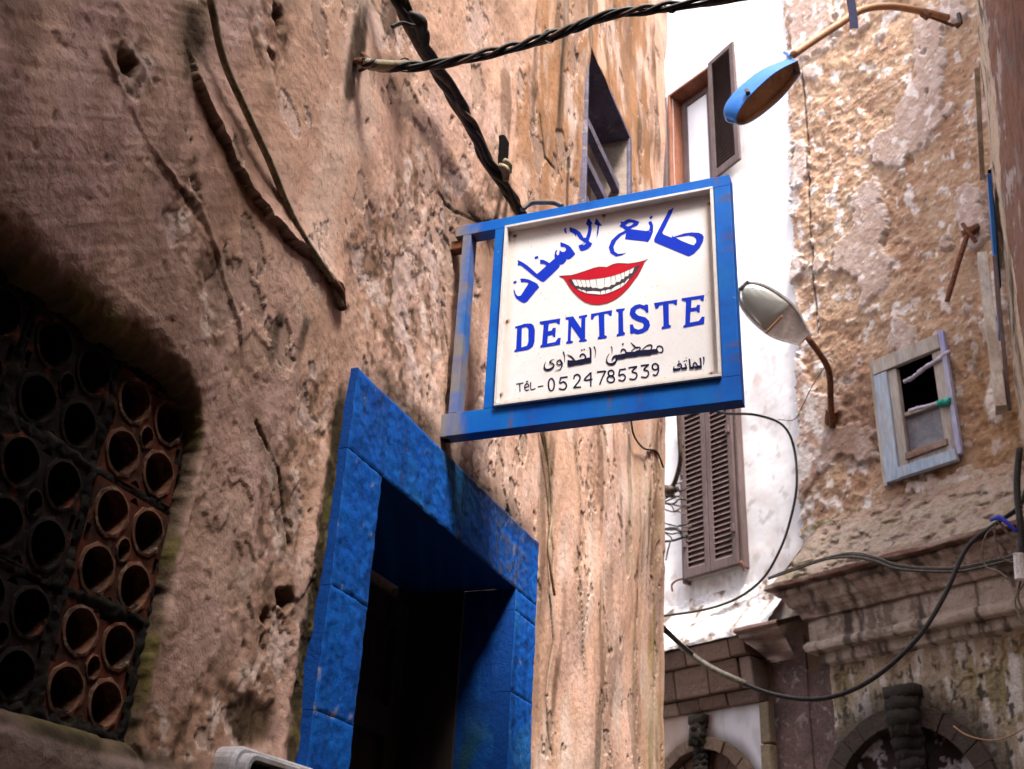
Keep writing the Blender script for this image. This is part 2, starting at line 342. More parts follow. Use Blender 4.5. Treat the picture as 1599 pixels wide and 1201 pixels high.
    d, s_, t = pdist(U + .012 * n3 + .006 * n4, V + .02 * n2 + .006 * fbm(U * 40, V * 40, 2, 99), lip); d2 = d + .004 * n3; gapw = .002 + .008 * ss(-.3, .4, fbm(U * 9, V * 9, 3, 98))
    side = np.where(s_ > 0, 1, -1)                     # + : upper right of the lip
    env = ss(0, .12, t) * ss(1, .93, t)
    h += env * np.where(side > 0, .020 * np.exp(-d2 / .07), 0); h -= env * np.where(side < 0, .022 * np.exp(-(d2 / gapw) ** 4), 0)
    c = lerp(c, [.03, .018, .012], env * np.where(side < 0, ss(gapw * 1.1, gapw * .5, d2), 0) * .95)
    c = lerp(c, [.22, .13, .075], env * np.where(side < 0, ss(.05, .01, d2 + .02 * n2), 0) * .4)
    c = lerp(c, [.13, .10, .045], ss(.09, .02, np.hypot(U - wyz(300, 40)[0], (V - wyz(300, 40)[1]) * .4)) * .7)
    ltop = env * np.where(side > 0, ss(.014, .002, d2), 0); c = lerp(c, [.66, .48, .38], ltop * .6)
    # broken layers of render: crisp steps with pale broken edges
    for q, (lv, dep, zone) in enumerate(((.20, .0035, ss(.9, 1.5, U)), (.34, .004, ss(1.5, 2.2, U)), (.16, .003, ss(3.4, 2.6, U)))):
        f_ = fbm(U * 2.6 + 7 * q, V * 1.9 - 3 * q, 6, 400 + 7 * q, .58) + .1 * n3 - .6 * (1 - R) * .35; mm = ss(lv, lv + .012, f_) * zone
        h -= dep * mm; c = lerp(c, [[.34, .235, .19], [.46, .30, .23], [.60, .45, .40]][q], mm * .65); eg = ss(lv - .02, lv, f_) * ss(lv + .018, lv + .002, f_) * zone; c = lerp(c, [.74, .58, .50], eg * .55)
        c = lerp(c, [.09, .055, .035], ss(lv - .002, lv + .008, f_) * ss(lv + .035, lv + .012, f_) * zone * .6)
    # second weathered ridge running down from the upper left
    rdg = [wyz(*p) for p in ((110, 0), (150, 90), (225, 230), (300, 330), (345, 430), (372, 540), (380, 640))]; rdg = [tuple(q) for q in smooth(rdg, 3)]
    d, s_, t = pdist(U, V, rdg); e2 = ss(.0, .2, t) * ss(1, .9, t); d = d + .03 * n2 + .014 * n3; dd = d
    e2 = e2 * ss(-.25, .35, fbm(U * 5, V * 5, 3, 333)); h += e2 * np.where(s_ > 0, .0, -.006) * np.exp(-np.abs(dd) / .05); h += e2 * .006 * np.exp(-(dd / .012) ** 2) * (1 + n3)
    c = lerp(c, [.24, .145, .105], e2 * ss(.06, .0, np.abs(dd)) * ss(-.2, .3, n3) * .35); c = lerp(c, [.10, .065, .045], e2 * ss(.05, .015, d) * ss(.35, .6, n2 + n3 * .7) * .6)
    # cracks
    for cr, wd in (([(845, 665), (862, 740), (858, 800), (866, 860), (860, 930), (868, 1000), (858, 1090), (870, 1180)], .010), ([(690, 470), (700, 560), (694, 640)], .006), ([(735, 330), (755, 350), (770, 345)], .005),
                   ([(690, 300), (715, 330), (760, 352)], .006), ([(400, 660), (440, 740), (455, 850)], .005), ([(845, 180), (856, 245), (872, 262)], .007), ([(900, 700), (905, 800), (900, 900), (912, 1050)], .004)):
        d, s_, t = pdist(U, V, [wyz(*p) for p in cr]); d = d + .004 * n3 + .003 * n4; h -= .008 * ss(wd, wd * .3, d); c = lerp(c, [.045, .03, .02], ss(wd * 1.1, wd * .3, d) * .9); c = lerp(c, [.10, .065, .04], ss(.05, .0, d + .03 * n2) * ss(-.1, .3, n3) * .5)
        c = lerp(c, [.15, .10, .06], ss(.06, .0, d) * .35)
    # drips under the lip, dark band right of the corner cable
    for x0, y0, ln in ((575, 20, .22), (560, 30, .3), (780, 300, .18), (790, 320, .25), (878, 60, .5), (893, 250, .45), (430, 500, .1), (470, 510, .1)):
        a0, z0 = wyz(x0, y0); d = np.abs(U - a0 + .012 * n3); c = lerp(c, [.035, .025, .015], ss(.028, .006, d) * ss(z0 + .05, z0, V) * ss(z0 - ln - .1, z0 - ln + .1, V) * .8)
    for px, py, ry, rz, am in ((563, 60, .035, .22, .95), (622, 20, .05, .12, .8), (785, 270, .07, .16, .8), (800, 320, .06, .1, .8), (300, 60, .035, .13, .7), (700, 640, .03, .1, .6), (700, 380, .04, .08, .6)):
        y0, z0 = wyz(px, py); q = np.hypot((U - y0) / ry, (V - z0) / rz); c = lerp(c, [.055, .035, .022], ss(1.15, .35, q + .7 * n3 + .5 * n2) * am)
    # moss and dirt beside the door stones and round the vent
    dj = ss(.055, .012, np.abs(U - (DOOR['o0'] - .012)) + .012 * n3 + .008 * n4) * ss(2.75, 2.55, V + .2 * n2)
    c = lerp(c, [.035, .028, .012], dj * .95); c = lerp(c, [.12, .10, .03], dj * ss(.1, .4, n4 + n3) * .8); h -= .006 * dj
    dt = ss(.10, .0, np.abs(V - DOOR['ot'] - .02) + .03 * n2 + .02 * n3) * ss(2.0, 2.3, U) * ss(3.5, 3.3, U); c = lerp(c, [.07, .045, .03], dt * .75)
    dr = ss(.05, .01, np.abs(U - (DOOR['o1'] + .01)) + .02 * n2) * ss(2.8, 2.6, V); c = lerp(c, [.06, .045, .03], dr * .6)
    # splayed, rounded reveal of the vent
    qy = U - VY1; qz = np.maximum(V - VZ1, VZ0 - V); top = V - VZ1
    r_in = np.hypot(np.maximum(U - (VY1 - .10), 0), np.maximum(V - (VZ1 - .10), 0)) - .10          # <0 inside, rounded upper right corner
    bot = VZ0 - V
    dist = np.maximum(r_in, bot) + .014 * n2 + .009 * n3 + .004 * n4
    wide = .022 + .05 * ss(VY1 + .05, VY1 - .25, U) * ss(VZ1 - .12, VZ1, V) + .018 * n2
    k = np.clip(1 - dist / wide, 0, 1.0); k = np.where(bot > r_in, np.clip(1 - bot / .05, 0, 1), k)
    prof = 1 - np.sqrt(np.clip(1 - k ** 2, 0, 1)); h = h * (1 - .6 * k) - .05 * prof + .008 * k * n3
    mz = ss(.05, .8, k + .25 * n3); c = lerp(c, [.11, .08, .045], mz * .8); c = lerp(c, [.15, .13, .03], ss(.1, .5, k) * ss(.1, .5, n2 + .5 * n3 + .1) * .7); c = lerp(c, [.03, .022, .014], ss(.7, 1, k + .3 * n4) * .4)  # mossy tint, with shade painted in toward the recess's inner edge
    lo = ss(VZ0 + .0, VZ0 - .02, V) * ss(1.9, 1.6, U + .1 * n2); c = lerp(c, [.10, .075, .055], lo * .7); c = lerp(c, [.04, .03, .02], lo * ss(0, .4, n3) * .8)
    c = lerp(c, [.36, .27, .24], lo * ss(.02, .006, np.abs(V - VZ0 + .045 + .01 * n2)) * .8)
    # brown damp patch above the box
    mp_ = blob(395, 1125, .10, .05, .4); c = lerp(c, [.06, .038, .018], mp_ * .85); h -= .008 * mp_
    for px, py, r in ((195, 102, .030), (425, 85, .020), (447, 935, .022), (418, 965, .018), (437, 25, .03)):
        y0, z0 = wyz(px, py); d = np.hypot(U - y0, (V - z0)) + .014 * n3 + .012 * n4 + .012 * n2; h -= .028 * ss(r, r * .35, d); h += .003 * np.exp(-((d - r * 1.3) / .01) ** 2); c = lerp(c, [.05, .03, .02], ss(r * 1.1, r * .5, d) * .9); c = lerp(c, [.26, .16, .11], ss(r * 2.5, r, d) * .5)
    c *= (1 + .12 * n3 + .06 * n4)[..., None]
    # cut round the door and window
    h = np.where((U > DOOR['o0'] + .03) & (U < DOOR['o1'] - .03) & (V < DOOR['ot'] - .03), -.01, h)
    return h, c, dist
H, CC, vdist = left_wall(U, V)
P = np.stack([-DW + H, U + .012 * fbm(U * 3, V * 1.1, 3, 201) * ss(5.1, 5.42, U) + ss(4.5, 5.42, U) * (5.19 + (V - 2.3) * .0815 - 5.42), V], -1)
uc = (U[:-1, :-1] + U[1:, 1:]) / 2; vc = (V[:-1, :-1] + V[1:, 1:]) / 2; vd = vdist[:-1, :-1]
keep = ~((vd < -.006) & (uc < VY1))
keep &= ~((uc > DOOR['o0'] + .05) & (uc < DOOR['o1'] - .05) & (vc < DOOR['ot'] - .05))
keep &= ~((uc > WIN[0] + .01) & (uc < WIN[1] - .01) & (vc > WIN[2] + .01) & (vc < WIN[3] - .01))
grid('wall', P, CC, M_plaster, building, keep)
# the rest of the building: side, back, roof and the wall behind the camera
rest = MB()
rest.hexa([(-7, 4.95, 0), (-DW - .02, 4.95, 0), (-DW - .02, 4.985, 0), (-7, 4.985, 0), (-7, 5.635, 8.42), (-DW - .02, 5.635, 8.42), (-DW - .02, 5.675, 8.42), (-7, 5.675, 8.42)]); rest.box((-7, -8, 8.40), (-DW - .04, 5.44, 8.5))
rest.box((-DW - .30, -8, 0), (-DW - .01, .63, 8.4)); rest.box((-DW - .30, .63, 0), (-DW - .012, DOOR['o0'] + .03, 1.56)); rest.box((-DW - .30, DOOR['o1'] - .03, 0), (-DW - .012, 5.0, 1.56))
rest.build('outer_wall', M_plain, building)
# corner rounding strip
# ------------------------------------------------------------------ vent blocks
def block_mesh(dark):
    b = MB(); s = .107; r = .041; dpt = .14; nseg = 20
    outer = [(-s, -s), (0, -s), (s, -s), (s, 0), (s, s), (0, s), (-s, s), (-s, 0)]
    holes = []
    for cx_, cy_ in ((-.053, -.055), (.053, -.055), (-.053, .055), (.053, .055)):
        holes.append([(cx_ + r * (1 + .03 * math.sin(3 * q)) * math.cos(q), cy_ + r * 1.04 * math.sin(q)) for q in [2 * math.pi * i / nseg for i in range(nseg)]])
    holes.append([(.017 * math.cos(q), .023 * math.sin(q)) for q in [2 * math.pi * i / 10 for i in range(10)]])
    for (x, y), a in (((-.0, -.098), 0), ((0, .098), 0), ((-.098, 0), 1), ((.098, 0), 1)):
        w_, h_ = (.014, .006) if a == 0 else (.006, .016)
        sx = 1 if a == 0 else -np.sign(x); sy = -np.sign(y) if a == 0 else 1
        holes.append([(x - w_, y - h_), (x + w_, y - h_), (x + (w_ * .2 if a == 0 else w_), y + h_), (x - (w_ * .2 if a == 0 else w_), y + h_)])
    loops = [outer] + holes; pts = [p for l in loops for p in l]
    tri = geometry.tessellate_polygon([[Vector((x, y, 0)) for x, y in l] for l in loops])
    b.add([(0, x, y) for x, y in pts], tri)
    for l in loops:
        n = len(l); isout = l is outer
        lip = 0 if isout else .0
        b.add([(0, x, y) for x, y in l] + [(-dpt, x * 1 if isout else x, y) for x, y in l], [(i, (i + 1) % n, n + (i + 1) % n, n + i) for i in range(n)])
    nf0 = len(b.f)
    for l in holes[:5]:                     # raised clay tube rims, paler to paint in the lit tube edges
        n = len(l); mx = sum(p[0] for p in l) / n; my = sum(p[1] for p in l) / n; rw = .005
        rng_ = [1 + (rw / r) * (1 + .5 * math.sin(3 * i + mx * 90)) for i in range(n)]
        ri = [(.004, x - (x - mx) * .02, y - (y - my) * .02) for x, y in l]; ro = [(.003, mx + (x - mx) * q, my + (y - my) * q) for (x, y), q in zip(l, rng_)]; rb = [(-.001, mx + (x - mx) * (q + .03), my + (y - my) * (q + .03)) for (x, y), q in zip(l, rng_)]; rk = [(-.03, x - (x - mx) * .02, y - (y - my) * .02) for x, y in l]
        b.add(rk + ri + ro + rb, [(j * n + i, j * n + (i + 1) % n, (j + 1) * n + (i + 1) % n, (j + 1) * n + i) for j in range(3) for i in range(n)])
    me = bpy.data.meshes.new('terracotta_block'); me.from_pydata(b.v, [], b.f)
    for i, p in enumerate(me.polygons): p.material_index = 1 if i >= nf0 else 0
    return me
M_rim = mat('clay_rim_lit', (.22, .10, .06), (.07, .04, .025), scale=18, rough=.9, bump=.6, bscale=90, bdist=.003, c3=(.30, .23, .17))
bm1 = block_mesh(0); bm1.materials.append(M_terra); bm1.materials.append(M_rim); bm2 = bm1.copy(); bm2.materials.clear(); bm2.materials.append(M_terradk); bm2.materials.append(mat('clay_rim_sooty_lit', (.07, .045, .03), (.03, .02, .015), scale=18, rough=.9, bump=.6, c3=(.16, .12, .08)))
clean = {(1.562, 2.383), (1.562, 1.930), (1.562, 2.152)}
rng = random.Random(3)
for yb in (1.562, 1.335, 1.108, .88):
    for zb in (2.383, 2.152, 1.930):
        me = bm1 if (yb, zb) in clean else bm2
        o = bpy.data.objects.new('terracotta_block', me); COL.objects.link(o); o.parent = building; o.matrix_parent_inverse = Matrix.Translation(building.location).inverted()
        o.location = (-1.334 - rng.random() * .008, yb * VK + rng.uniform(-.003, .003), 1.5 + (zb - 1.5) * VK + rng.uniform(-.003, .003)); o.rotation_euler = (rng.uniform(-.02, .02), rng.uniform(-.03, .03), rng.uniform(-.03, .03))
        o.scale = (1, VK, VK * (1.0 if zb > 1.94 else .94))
# mortar between the blocks: rough lumpy bars
uu = axis(.7, 1.70, lambda y: .006); vv = axis(1.80, 2.60, lambda z: .006); U2, V2 = np.meshgrid(uu, vv, indexing='ij')
def near(vals, x): return np.min([np.abs(x - q) for q in vals], axis=0)
jd = np.minimum(near((1.6735, 1.4485, 1.2215, .994), U2), near((2.50, 2.2675, 2.041, 1.822), V2)) + .010 * fbm(U2 * 26, V2 * 26, 3, 5) - .010 * fbm(U2 * 7, V2 * 7, 2, 15)
hm = -1.342 + .009 * ss(.02, .0, jd) + .006 * fbm(U2 * 60, V2 * 60, 3, 8)
colm = np.ones(U2.shape + (3,)) * np.array([.009, .0075, .006]); colm = lerp(colm, [.03, .024, .014], ss(.1, .5, fbm(U2 * 25, V2 * 25, 3, 19))); 
kp = (jd[:-1, :-1] < .016)
M_mortarv = mat('dirty_mortar_v', None, attr=True, scale=16, rough=.95, bump=.9, bscale=60, bdist=.006)
grid('mortar', np.stack([hm, U2 * VK, 1.5 + (V2 - 1.5) * VK], -1), colm, M_mortarv, building, kp)
MB().box((-1.62, .5, 1.7), (-1.58, 1.75, 2.65)).box((-1.6, 1.62, 1.7), (-1.38, 1.66, 2.65)).box((-1.6, .5, 2.47), (-1.38, 1.619, 2.50)).box((-1.6, .5, 1.74), (-1.38, 1.619, 1.77)).build('vent_shaft', M_black, building)

# ------------------------------------------------------------------ door surround: painted stones
surround = bpy.data.objects.new('door_surround', None); COL.objects.link(surround); surround.parent = building; surround.matrix_parent_inverse = Matrix.Translation(building.location).inverted(); surround.location = (-DW, 2.7, 0)
def stone_block(y0, y1, z0, z1, kind, seed, taper=None):
    """one painted stone: a displaced front sheet with returned edges, 0.34 m deep reveal"""
    nx = max(4, int((y1 - y0) / .006)); nz = max(4, int((z1 - z0) / .006))
    a = np.linspace(0, 1, nx); b = np.linspace(0, 1, nz); A_, B_ = np.meshgrid(a, b, indexing='ij')
    if taper: yl0, yl1 = taper; Y = (y0 + (yl0) * B_) + ((y1 + yl1 * B_) - (y0 + yl0 * B_)) * A_
    else: Y = y0 + (y1 - y0) * A_
    Z = z0 + (z1 - z0) * B_
    e = np.minimum(np.minimum(Y - Y[0:1, :], Y[-1:, :] - Y), np.minimum(Z - z0, z1 - Z))
    n2 = fbm(Y * 7, Z * 7, 4, seed); n3 = fbm(Y * 28, Z * 28, 3, 300 + seed); n4 = fbm(Y * 80, Z * 70, 2, 310)
    x = -DW + .020 + .004 * fbm(Y * 4, Z * 3, 3, 305) + .0022 * n3 + .0012 * n4 - .0025 * ss(.004, .0, e + .001 * n3)
    c = np.ones(Y.shape + (3,)) * np.array([.001, .085, .42]); c = lerp(c, [.004, .11, .46], ss(-.1, .5, n2) * .6); c = lerp(c, [.003, .045, .24], ss(.1, .5, -n3) * .6)
    gw = fbm(Y * 4, Z * 3, 4, 330)
    if kind == 'lintel':
        c = lerp(c, [.02, .16, .28], ss(2.3, 2.6, Y) * ss(3.0, 2.7, Y) * ss(-.2, .3, gw) * .6)
        wr = ss(2.85, 3.05, Y + .12 * gw) * ss(3.36, 3.2, Y) * ss(-.25, .25, n3 + gw * .6); c = lerp(c, [.03, .045, .09], wr * .7); c = lerp(c, [.10, .12, .20], wr * ss(.1, .4, n4 + n3) * .6)
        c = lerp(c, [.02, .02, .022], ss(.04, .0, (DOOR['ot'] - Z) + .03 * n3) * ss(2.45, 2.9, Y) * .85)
        c = lerp(c, [.02, .03, .05], ss(.35, .62, fbm(Y * 26, Z * 3, 4, 340)) * .7)
    if kind == 'right': c = lerp(c, [.03, .17, .35], ss(.1, .5, gw) * .4)
    c = lerp(c, [.01, .10, .36], ss(.008, .0, e + .003 * n3) * .5)
    c = lerp(c, [.27, .24, .21], ss(.60, .68, fbm(Y * 22, Z * 18, 4, 350) + .12 * ss(.012, .0, e)) * .6); c = lerp(c, [.004, .03, .16], ss(.1, .5, fbm(Y * 16, Z * 2.2, 4, 355)) * .5); c = lerp(c, [.01, .13, .46], ss(.25, .5, fbm(Y * 50, Z * 12, 3, 358)) * .3)
    P_ = np.stack([x, Y + .003 * fbm(Z * 4, Y * 1.5, 5, 360), Z + .003 * fbm(Y * 4 + 9, Z * 1.5, 5, 364)], -1)
    # returned rim, 0.06 m deep into the wall
    def rim(sl, dx): q = sl.copy(); q[..., 0] = dx; return q
    o = grid('stone', P_, c, M_blue, surround)
    mb = MB(); ring = [P_[i, 0] for i in range(nx)] + [P_[-1, j] for j in range(1, nz)] + [P_[i, -1] for i in range(nx - 2, -1, -1)] + [P_[0, j] for j in range(nz - 2, 0, -1)]
    n = len(ring); back = [np.array([-DW - .05, q[1], q[2]]) for q in ring]
    mb.add(ring + back, [(i, i + n, (i + 1) % n + n, (i + 1) % n) for i in range(n)], (.004, .06, .30)); mb.build('stone_edge', M_blue, o)
    return o
JL = [wyz(511, 910)[1], wyz(489, 1107)[1], wyz(540, 742)[1]]
zj = [0.0, .45, .9, 1.32, 1.72, JL[1] - .02, JL[0], JL[2]]; zj = [z for z in zj]
zl = [1.3, JL[1], JL[0], wyz(537, 739)[1]]
d_ = DOOR
lev = [0, .6, 1.2, wyz(489, 1107, .02)[1], wyz(511, 910, .02)[1], d_['it'] + .0]
for i in range(len(lev) - 1): stone_block(d_['o0'], d_['i0'], lev[i] + .0006, lev[i + 1] - .0006, 'left', i)
levr = [0, .7, 1.3, wyz(783, 1070, .02)[1], wyz(794, 944, .02)[1], d_['it']]
for i in range(len(levr) - 1): stone_block(d_['i1'], d_['o1'], levr[i] + .0006, levr[i + 1] - .0006, 'right', 20 + i)
stone_block(d_['o0'], d_['o1'], d_['it'] + .0015, d_['ot'], 'lintel', 44)
# reveal faces and the recess
def quadgrid(name, p00, p10, p11, p01, colf, m, parent, step=.012, seed=0, amp=.002, nrm=(0, 1, 0)):
    p00, p10, p11, p01 = map(np.array, (p00, p10, p11, p01)); nu = max(2, int(np.linalg.norm(p10 - p00) / step)); nv = max(2, int(np.linalg.norm(p01 - p00) / step))
    a, b = np.meshgrid(np.linspace(0, 1, nu), np.linspace(0, 1, nv), indexing='ij'); a = a[..., None]; b = b[..., None]
    Pq = (p00 * (1 - a) + p10 * a) * (1 - b) + (p01 * (1 - a) + p11 * a) * b
    s1 = Pq @ np.array([.7, .9, .3]) * 12; s2 = Pq[..., 2] * 12
    Pq = Pq + np.array(nrm) * (amp * fbm(s1, s2, 4, seed))[..., None]; return grid(name, Pq, colf(Pq), m, parent)
def bluecol(P_):
    n = fbm(P_[..., 0] * 20 + P_[..., 1] * 9, P_[..., 2] * 5, 4, 70); c = np.ones(P_.shape) * np.array([.003, .05, .28]); c = lerp(c, [.006, .09, .38], ss(-.1, .4, n)); c = lerp(c, [.02, .09, .09], ss(.1, .3, fbm(P_[..., 0] * 6, P_[..., 2] * 2.5, 3, 77)) * ss(2.3, 2.0, P_[..., 2]) * .8); return c
XI = -DW - .36
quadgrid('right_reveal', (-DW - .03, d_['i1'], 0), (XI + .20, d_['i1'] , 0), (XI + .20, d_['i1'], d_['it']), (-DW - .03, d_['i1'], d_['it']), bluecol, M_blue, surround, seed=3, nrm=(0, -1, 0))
quadgrid('left_reveal', (-DW - .03, d_['i0'], 0), (XI, d_['i0'], 0), (XI, d_['i0'], d_['it']), (-DW - .03, d_['i0'], d_['it']), bluecol, M_blue, surround, step=.03)
quadgrid('soffit', (-DW - .03, d_['i0'], d_['it'] + .001), (XI, d_['i0'], d_['it'] + .001), (XI, d_['i1'], d_['it'] + .001), (-DW - .03, d_['i1'], d_['it'] + .001), lambda P_: bluecol(P_), M_blue, surround, nrm=(0, 0, 1))
MB().box((XI, d_['i1'] - .012, 0), (XI + .199, d_['i1'] + .02, d_['it'])).build('reveal_shade_lining', M_doorwood, building)  # dark wood tone stands in for shade deep in the right reveal
door = MB(); door.box((XI - .06, d_['i0'] - .05, 0), (XI - .02, d_['i1'] + .05, d_['it'] + .05)).build('door_leaf', M_doorwood, building)
for z0 in (.12, .95, 1.62, 2.1, 2.44):
    MB().box((XI - .02, d_['i0'], z0), (XI + .012, d_['i1'], z0 + .09)).build('door_rail', M_doorwood, building, bevel=.004)
for y0 in (d_['i0'], (d_['i0'] + d_['i1']) / 2 - .045, d_['i1'] - .09):
    MB().box((XI - .02, y0, .0), (XI + .008, y0 + .09, d_['it'])).build('door_stile', M_doorwood, building, bevel=.004)

# ------------------------------------------------------------------ upper window in the left building
wy0, wy1, wz0, wz1 = WIN
ow = MB(); t = .05
wf = bpy.data.objects.new('window', None); COL.objects.link(wf); wf.parent = building; wf.matrix_parent_inverse = Matrix.Translation(building.location).inverted(); wf.location = (-DW, (wy0 + wy1) / 2, wz0)
def wpart(name, m, lo, hi, bev=.003): return MB().box(lo, hi).build(name, m, wf, bevel=bev)
wpart('frame', M_violetgrey, (-DW - .20, wy0 - .012, wz0 - .02), (-DW + .020, wy0 + .006, wz1 + .012))
wpart('frame', M_violetgrey, (-DW - .20, wy0 + .007, wz1 - .012), (-DW + .022, wy1 + .03, wz1 + .014))
wpart('frame', M_cream, (-DW - .20, wy1 - .006, wz0 - .02), (-DW + .004, wy1 + .022, wz1 - .014))
wpart('frame', M_violetgrey, (-DW + .005, wy1 - .010, wz0 - .02), (-DW + .024, wy1 + .028, wz1 - .015))
wpart('sill', M_violetgrey, (-DW - .2, wy0, wz0 - .04), (-DW + .03, wy1, wz0))
for zb in (wz0 + .16, wz0 + .40, wz0 + .64):
    wpart('crossbar', M_violetgrey, (-DW - .075, wy0 + .008, zb), (-DW - .035, wy1 - .008, zb + .055))
wpart('lining', M_doorwood, (-DW - .42, wy0 - .02, wz0 - .02), (-DW - .40, wy1 + .03, wz1 + .02))

blocker = MB().box((-DW - .0, -8, 3.55), (1.0, .0, 4.9)).box((-DW, -5.2, 0), (1.0, -5, 3.55)).build('added_shade_block', M_plain)  # block and end wall added out of view to shade the near left wall
tag(blocker, 'added unseen block over the alley behind the viewpoint, shading the near left wall', 'light blocker')
# ================================================================== RIGHT BUILDING (alley's right side)
rb = thing('reddish_building', 'reddish brown stained plaster building along the right edge of the alley', 'building', (.9, 2, 0))
def rxw(y, z): return .66 + .06 * (z - 4.87) + np.maximum(0, (3.5 - y)) * .12 + .0 * y
yy = axis(2.5, 7.9, lambda y: .02); zz = axis(2.0, 10.5, lambda z: .025); U3, V3 = np.meshgrid(yy, zz, indexing='ij')
seam = 6.0 + .04 * fbm(V3 * 2, V3 * 0, 3, 4)
h3 = .03 * fbm(U3 * 1.3, V3, 4, 130) + .012 * fbm(U3 * 7, V3 * 6, 4, 133) + np.where(U3 < seam, .045, 0) - .05 * ss(.05, .0, np.abs(U3 - seam))
n2 = fbm(U3 * 3, V3 * 2.2, 5, 140); n3 = fbm(U3 * 12, V3 * 9, 4, 144)
c3 = np.ones(U3.shape + (3,)) * np.array([.17, .085, .06]); c3 = lerp(c3, [.11, .06, .045], ss(0, .4, n2)); c3 = lerp(c3, [.38, .33, .33], ss(.22, .4, n2 + .5 * n3) * .8 * ss(4.4, 5.6, U3)); c3 = lerp(c3, [.14, .06, .02], ss(.2, .5, -n2) * .8)
tan = np.ones(U3.shape + (3,)) * np.array([.44, .33, .24]); tan = lerp(tan, [.27, .19, .14], ss(0, .4, fbm(U3 * 4, V3 * .8, 5, 150))); tan = lerp(tan, [.45, .38, .33], ss(.15, .4, n3 + n2 * .5) * .7)
tan = lerp(tan, [.03, .02, .02], ss(.3, .42, fbm(U3 * 9, V3 * 1.1, 4, 158)) * .8)
m3 = (U3 > seam)[..., None]; c3 = np.where(m3, tan, c3)
grid('wall', np.stack([rxw(U3, V3) - h3, U3, V3], -1), c3, M_redwall, rb)
RH = 6.6
MB().box((1.0, -8, 0), (1.3, -.7, RHN)).box((1.0, -.7, 0), (1.3, 2.5, RH)).box((1.05, 2.48, 0), (1.4, 7.9, 2.0)).box((1.35, 2.4, 0), (3, 7.9, 9.5)).build('outer_wall', M_plain, rb)  # near stretch made taller out of view to shade the left wall

# ================================================================== FAR BUILDINGS
whiteb = thing('white_building', 'white limewashed building with brown louvred shutters at the end of the alley', 'building', FP(-6.3, 0))
brownb = thing('brown_building', 'brown flaking plaster building with a heavy moulded cornice over a dark arch', 'building', FP(-4.4, 0))
def farpts(Uf, Vf, Hf): return (NF[None, None, :] * (LF - Hf)[..., None] + RG[None, None, :] * Uf[..., None]) * np.array([1, 1, 0]) + np.stack([0 * Vf, 0 * Vf, Vf], -1)
# white wall
swin = [FU(1075, 650)[0], FU(1165, 620)[0], FU(1078, 908)[1], FU(1075, 650)[1]]
SW = (-6.50, -5.86, 4.57, 6.19); UW = (-6.58, -5.97, 8.62, 10.24)
BW = (-4.385, -3.76, 4.86, 5.88)
uu = axis(-8.2, -4.9, lambda u: .018); vv = axis(4.05, 12.5, lambda z: .018 if z < 8 else .03); U4, V4 = np.meshgrid(uu, vv, indexing='ij')
n1 = fbm(U4 * 1.2, V4, 3, 160); n2 = fbm(U4 * 6, V4 * 5, 4, 164); h4 = -.02 + .015 * n1 + .002 * n2 + .001 * fbm(U4 * 20, V4 * 20, 2, 165)
c4 = np.ones(U4.shape + (3,)) * np.array([.78, .765, .79]); c4 = lerp(c4, [.66, .58, .56], ss(.1, .5, n2) * ss(6.4, 4.6, V4) * .5); c4 = lerp(c4, [.5, .36, .28], ss(4.9, 4.3, V4 + .25 * n2) * ss(-.1, .4, n2) * .7)
c4 = lerp(c4, [.55, .40, .34], ss(.07, .02, np.hypot(U4 - FU(1180, 592)[0], (V4 - FU(1180, 592)[1]) * .6) + .02 * n2) * .6)
c4 = lerp(c4, [.48, .43, .43], ss(.2, .5, fbm(U4 * 3, V4 * .9, 5, 166)) * .35); c4 = lerp(c4, [.36, .30, .28], ss(.30, .45, fbm(U4 * 9, V4 * 7, 4, 167)) * ss(8, 5, V4) * .5); c4 = lerp(c4, [.42, .36, .34], ss(.25, .0, 4.57 - V4 + 0) * ss(4.57, 4.5, V4) * ss(-.2, .3, fbm(U4 * 12, V4 * 2, 3, 168)) * .6)
for px in (1172, 1180, 1187, 1192):
    u0, z0 = FU(px, 600); c4 = lerp(c4, [.5, .45, .46], ss(.008, .002, np.abs(U4 - u0)) * ss(z0, z0 - .05, V4) * ss(z0 - .9, z0 - .4, V4) * .5)
k4 = ~((U4[:-1, :-1] > UW[0]) & (U4[:-1, :-1] < UW[1]) & (V4[:-1, :-1] > UW[2]) & (V4[:-1, :-1] < UW[3]))
grid('wall', farpts(U4, V4, h4), c4, M_white, whiteb, k4)
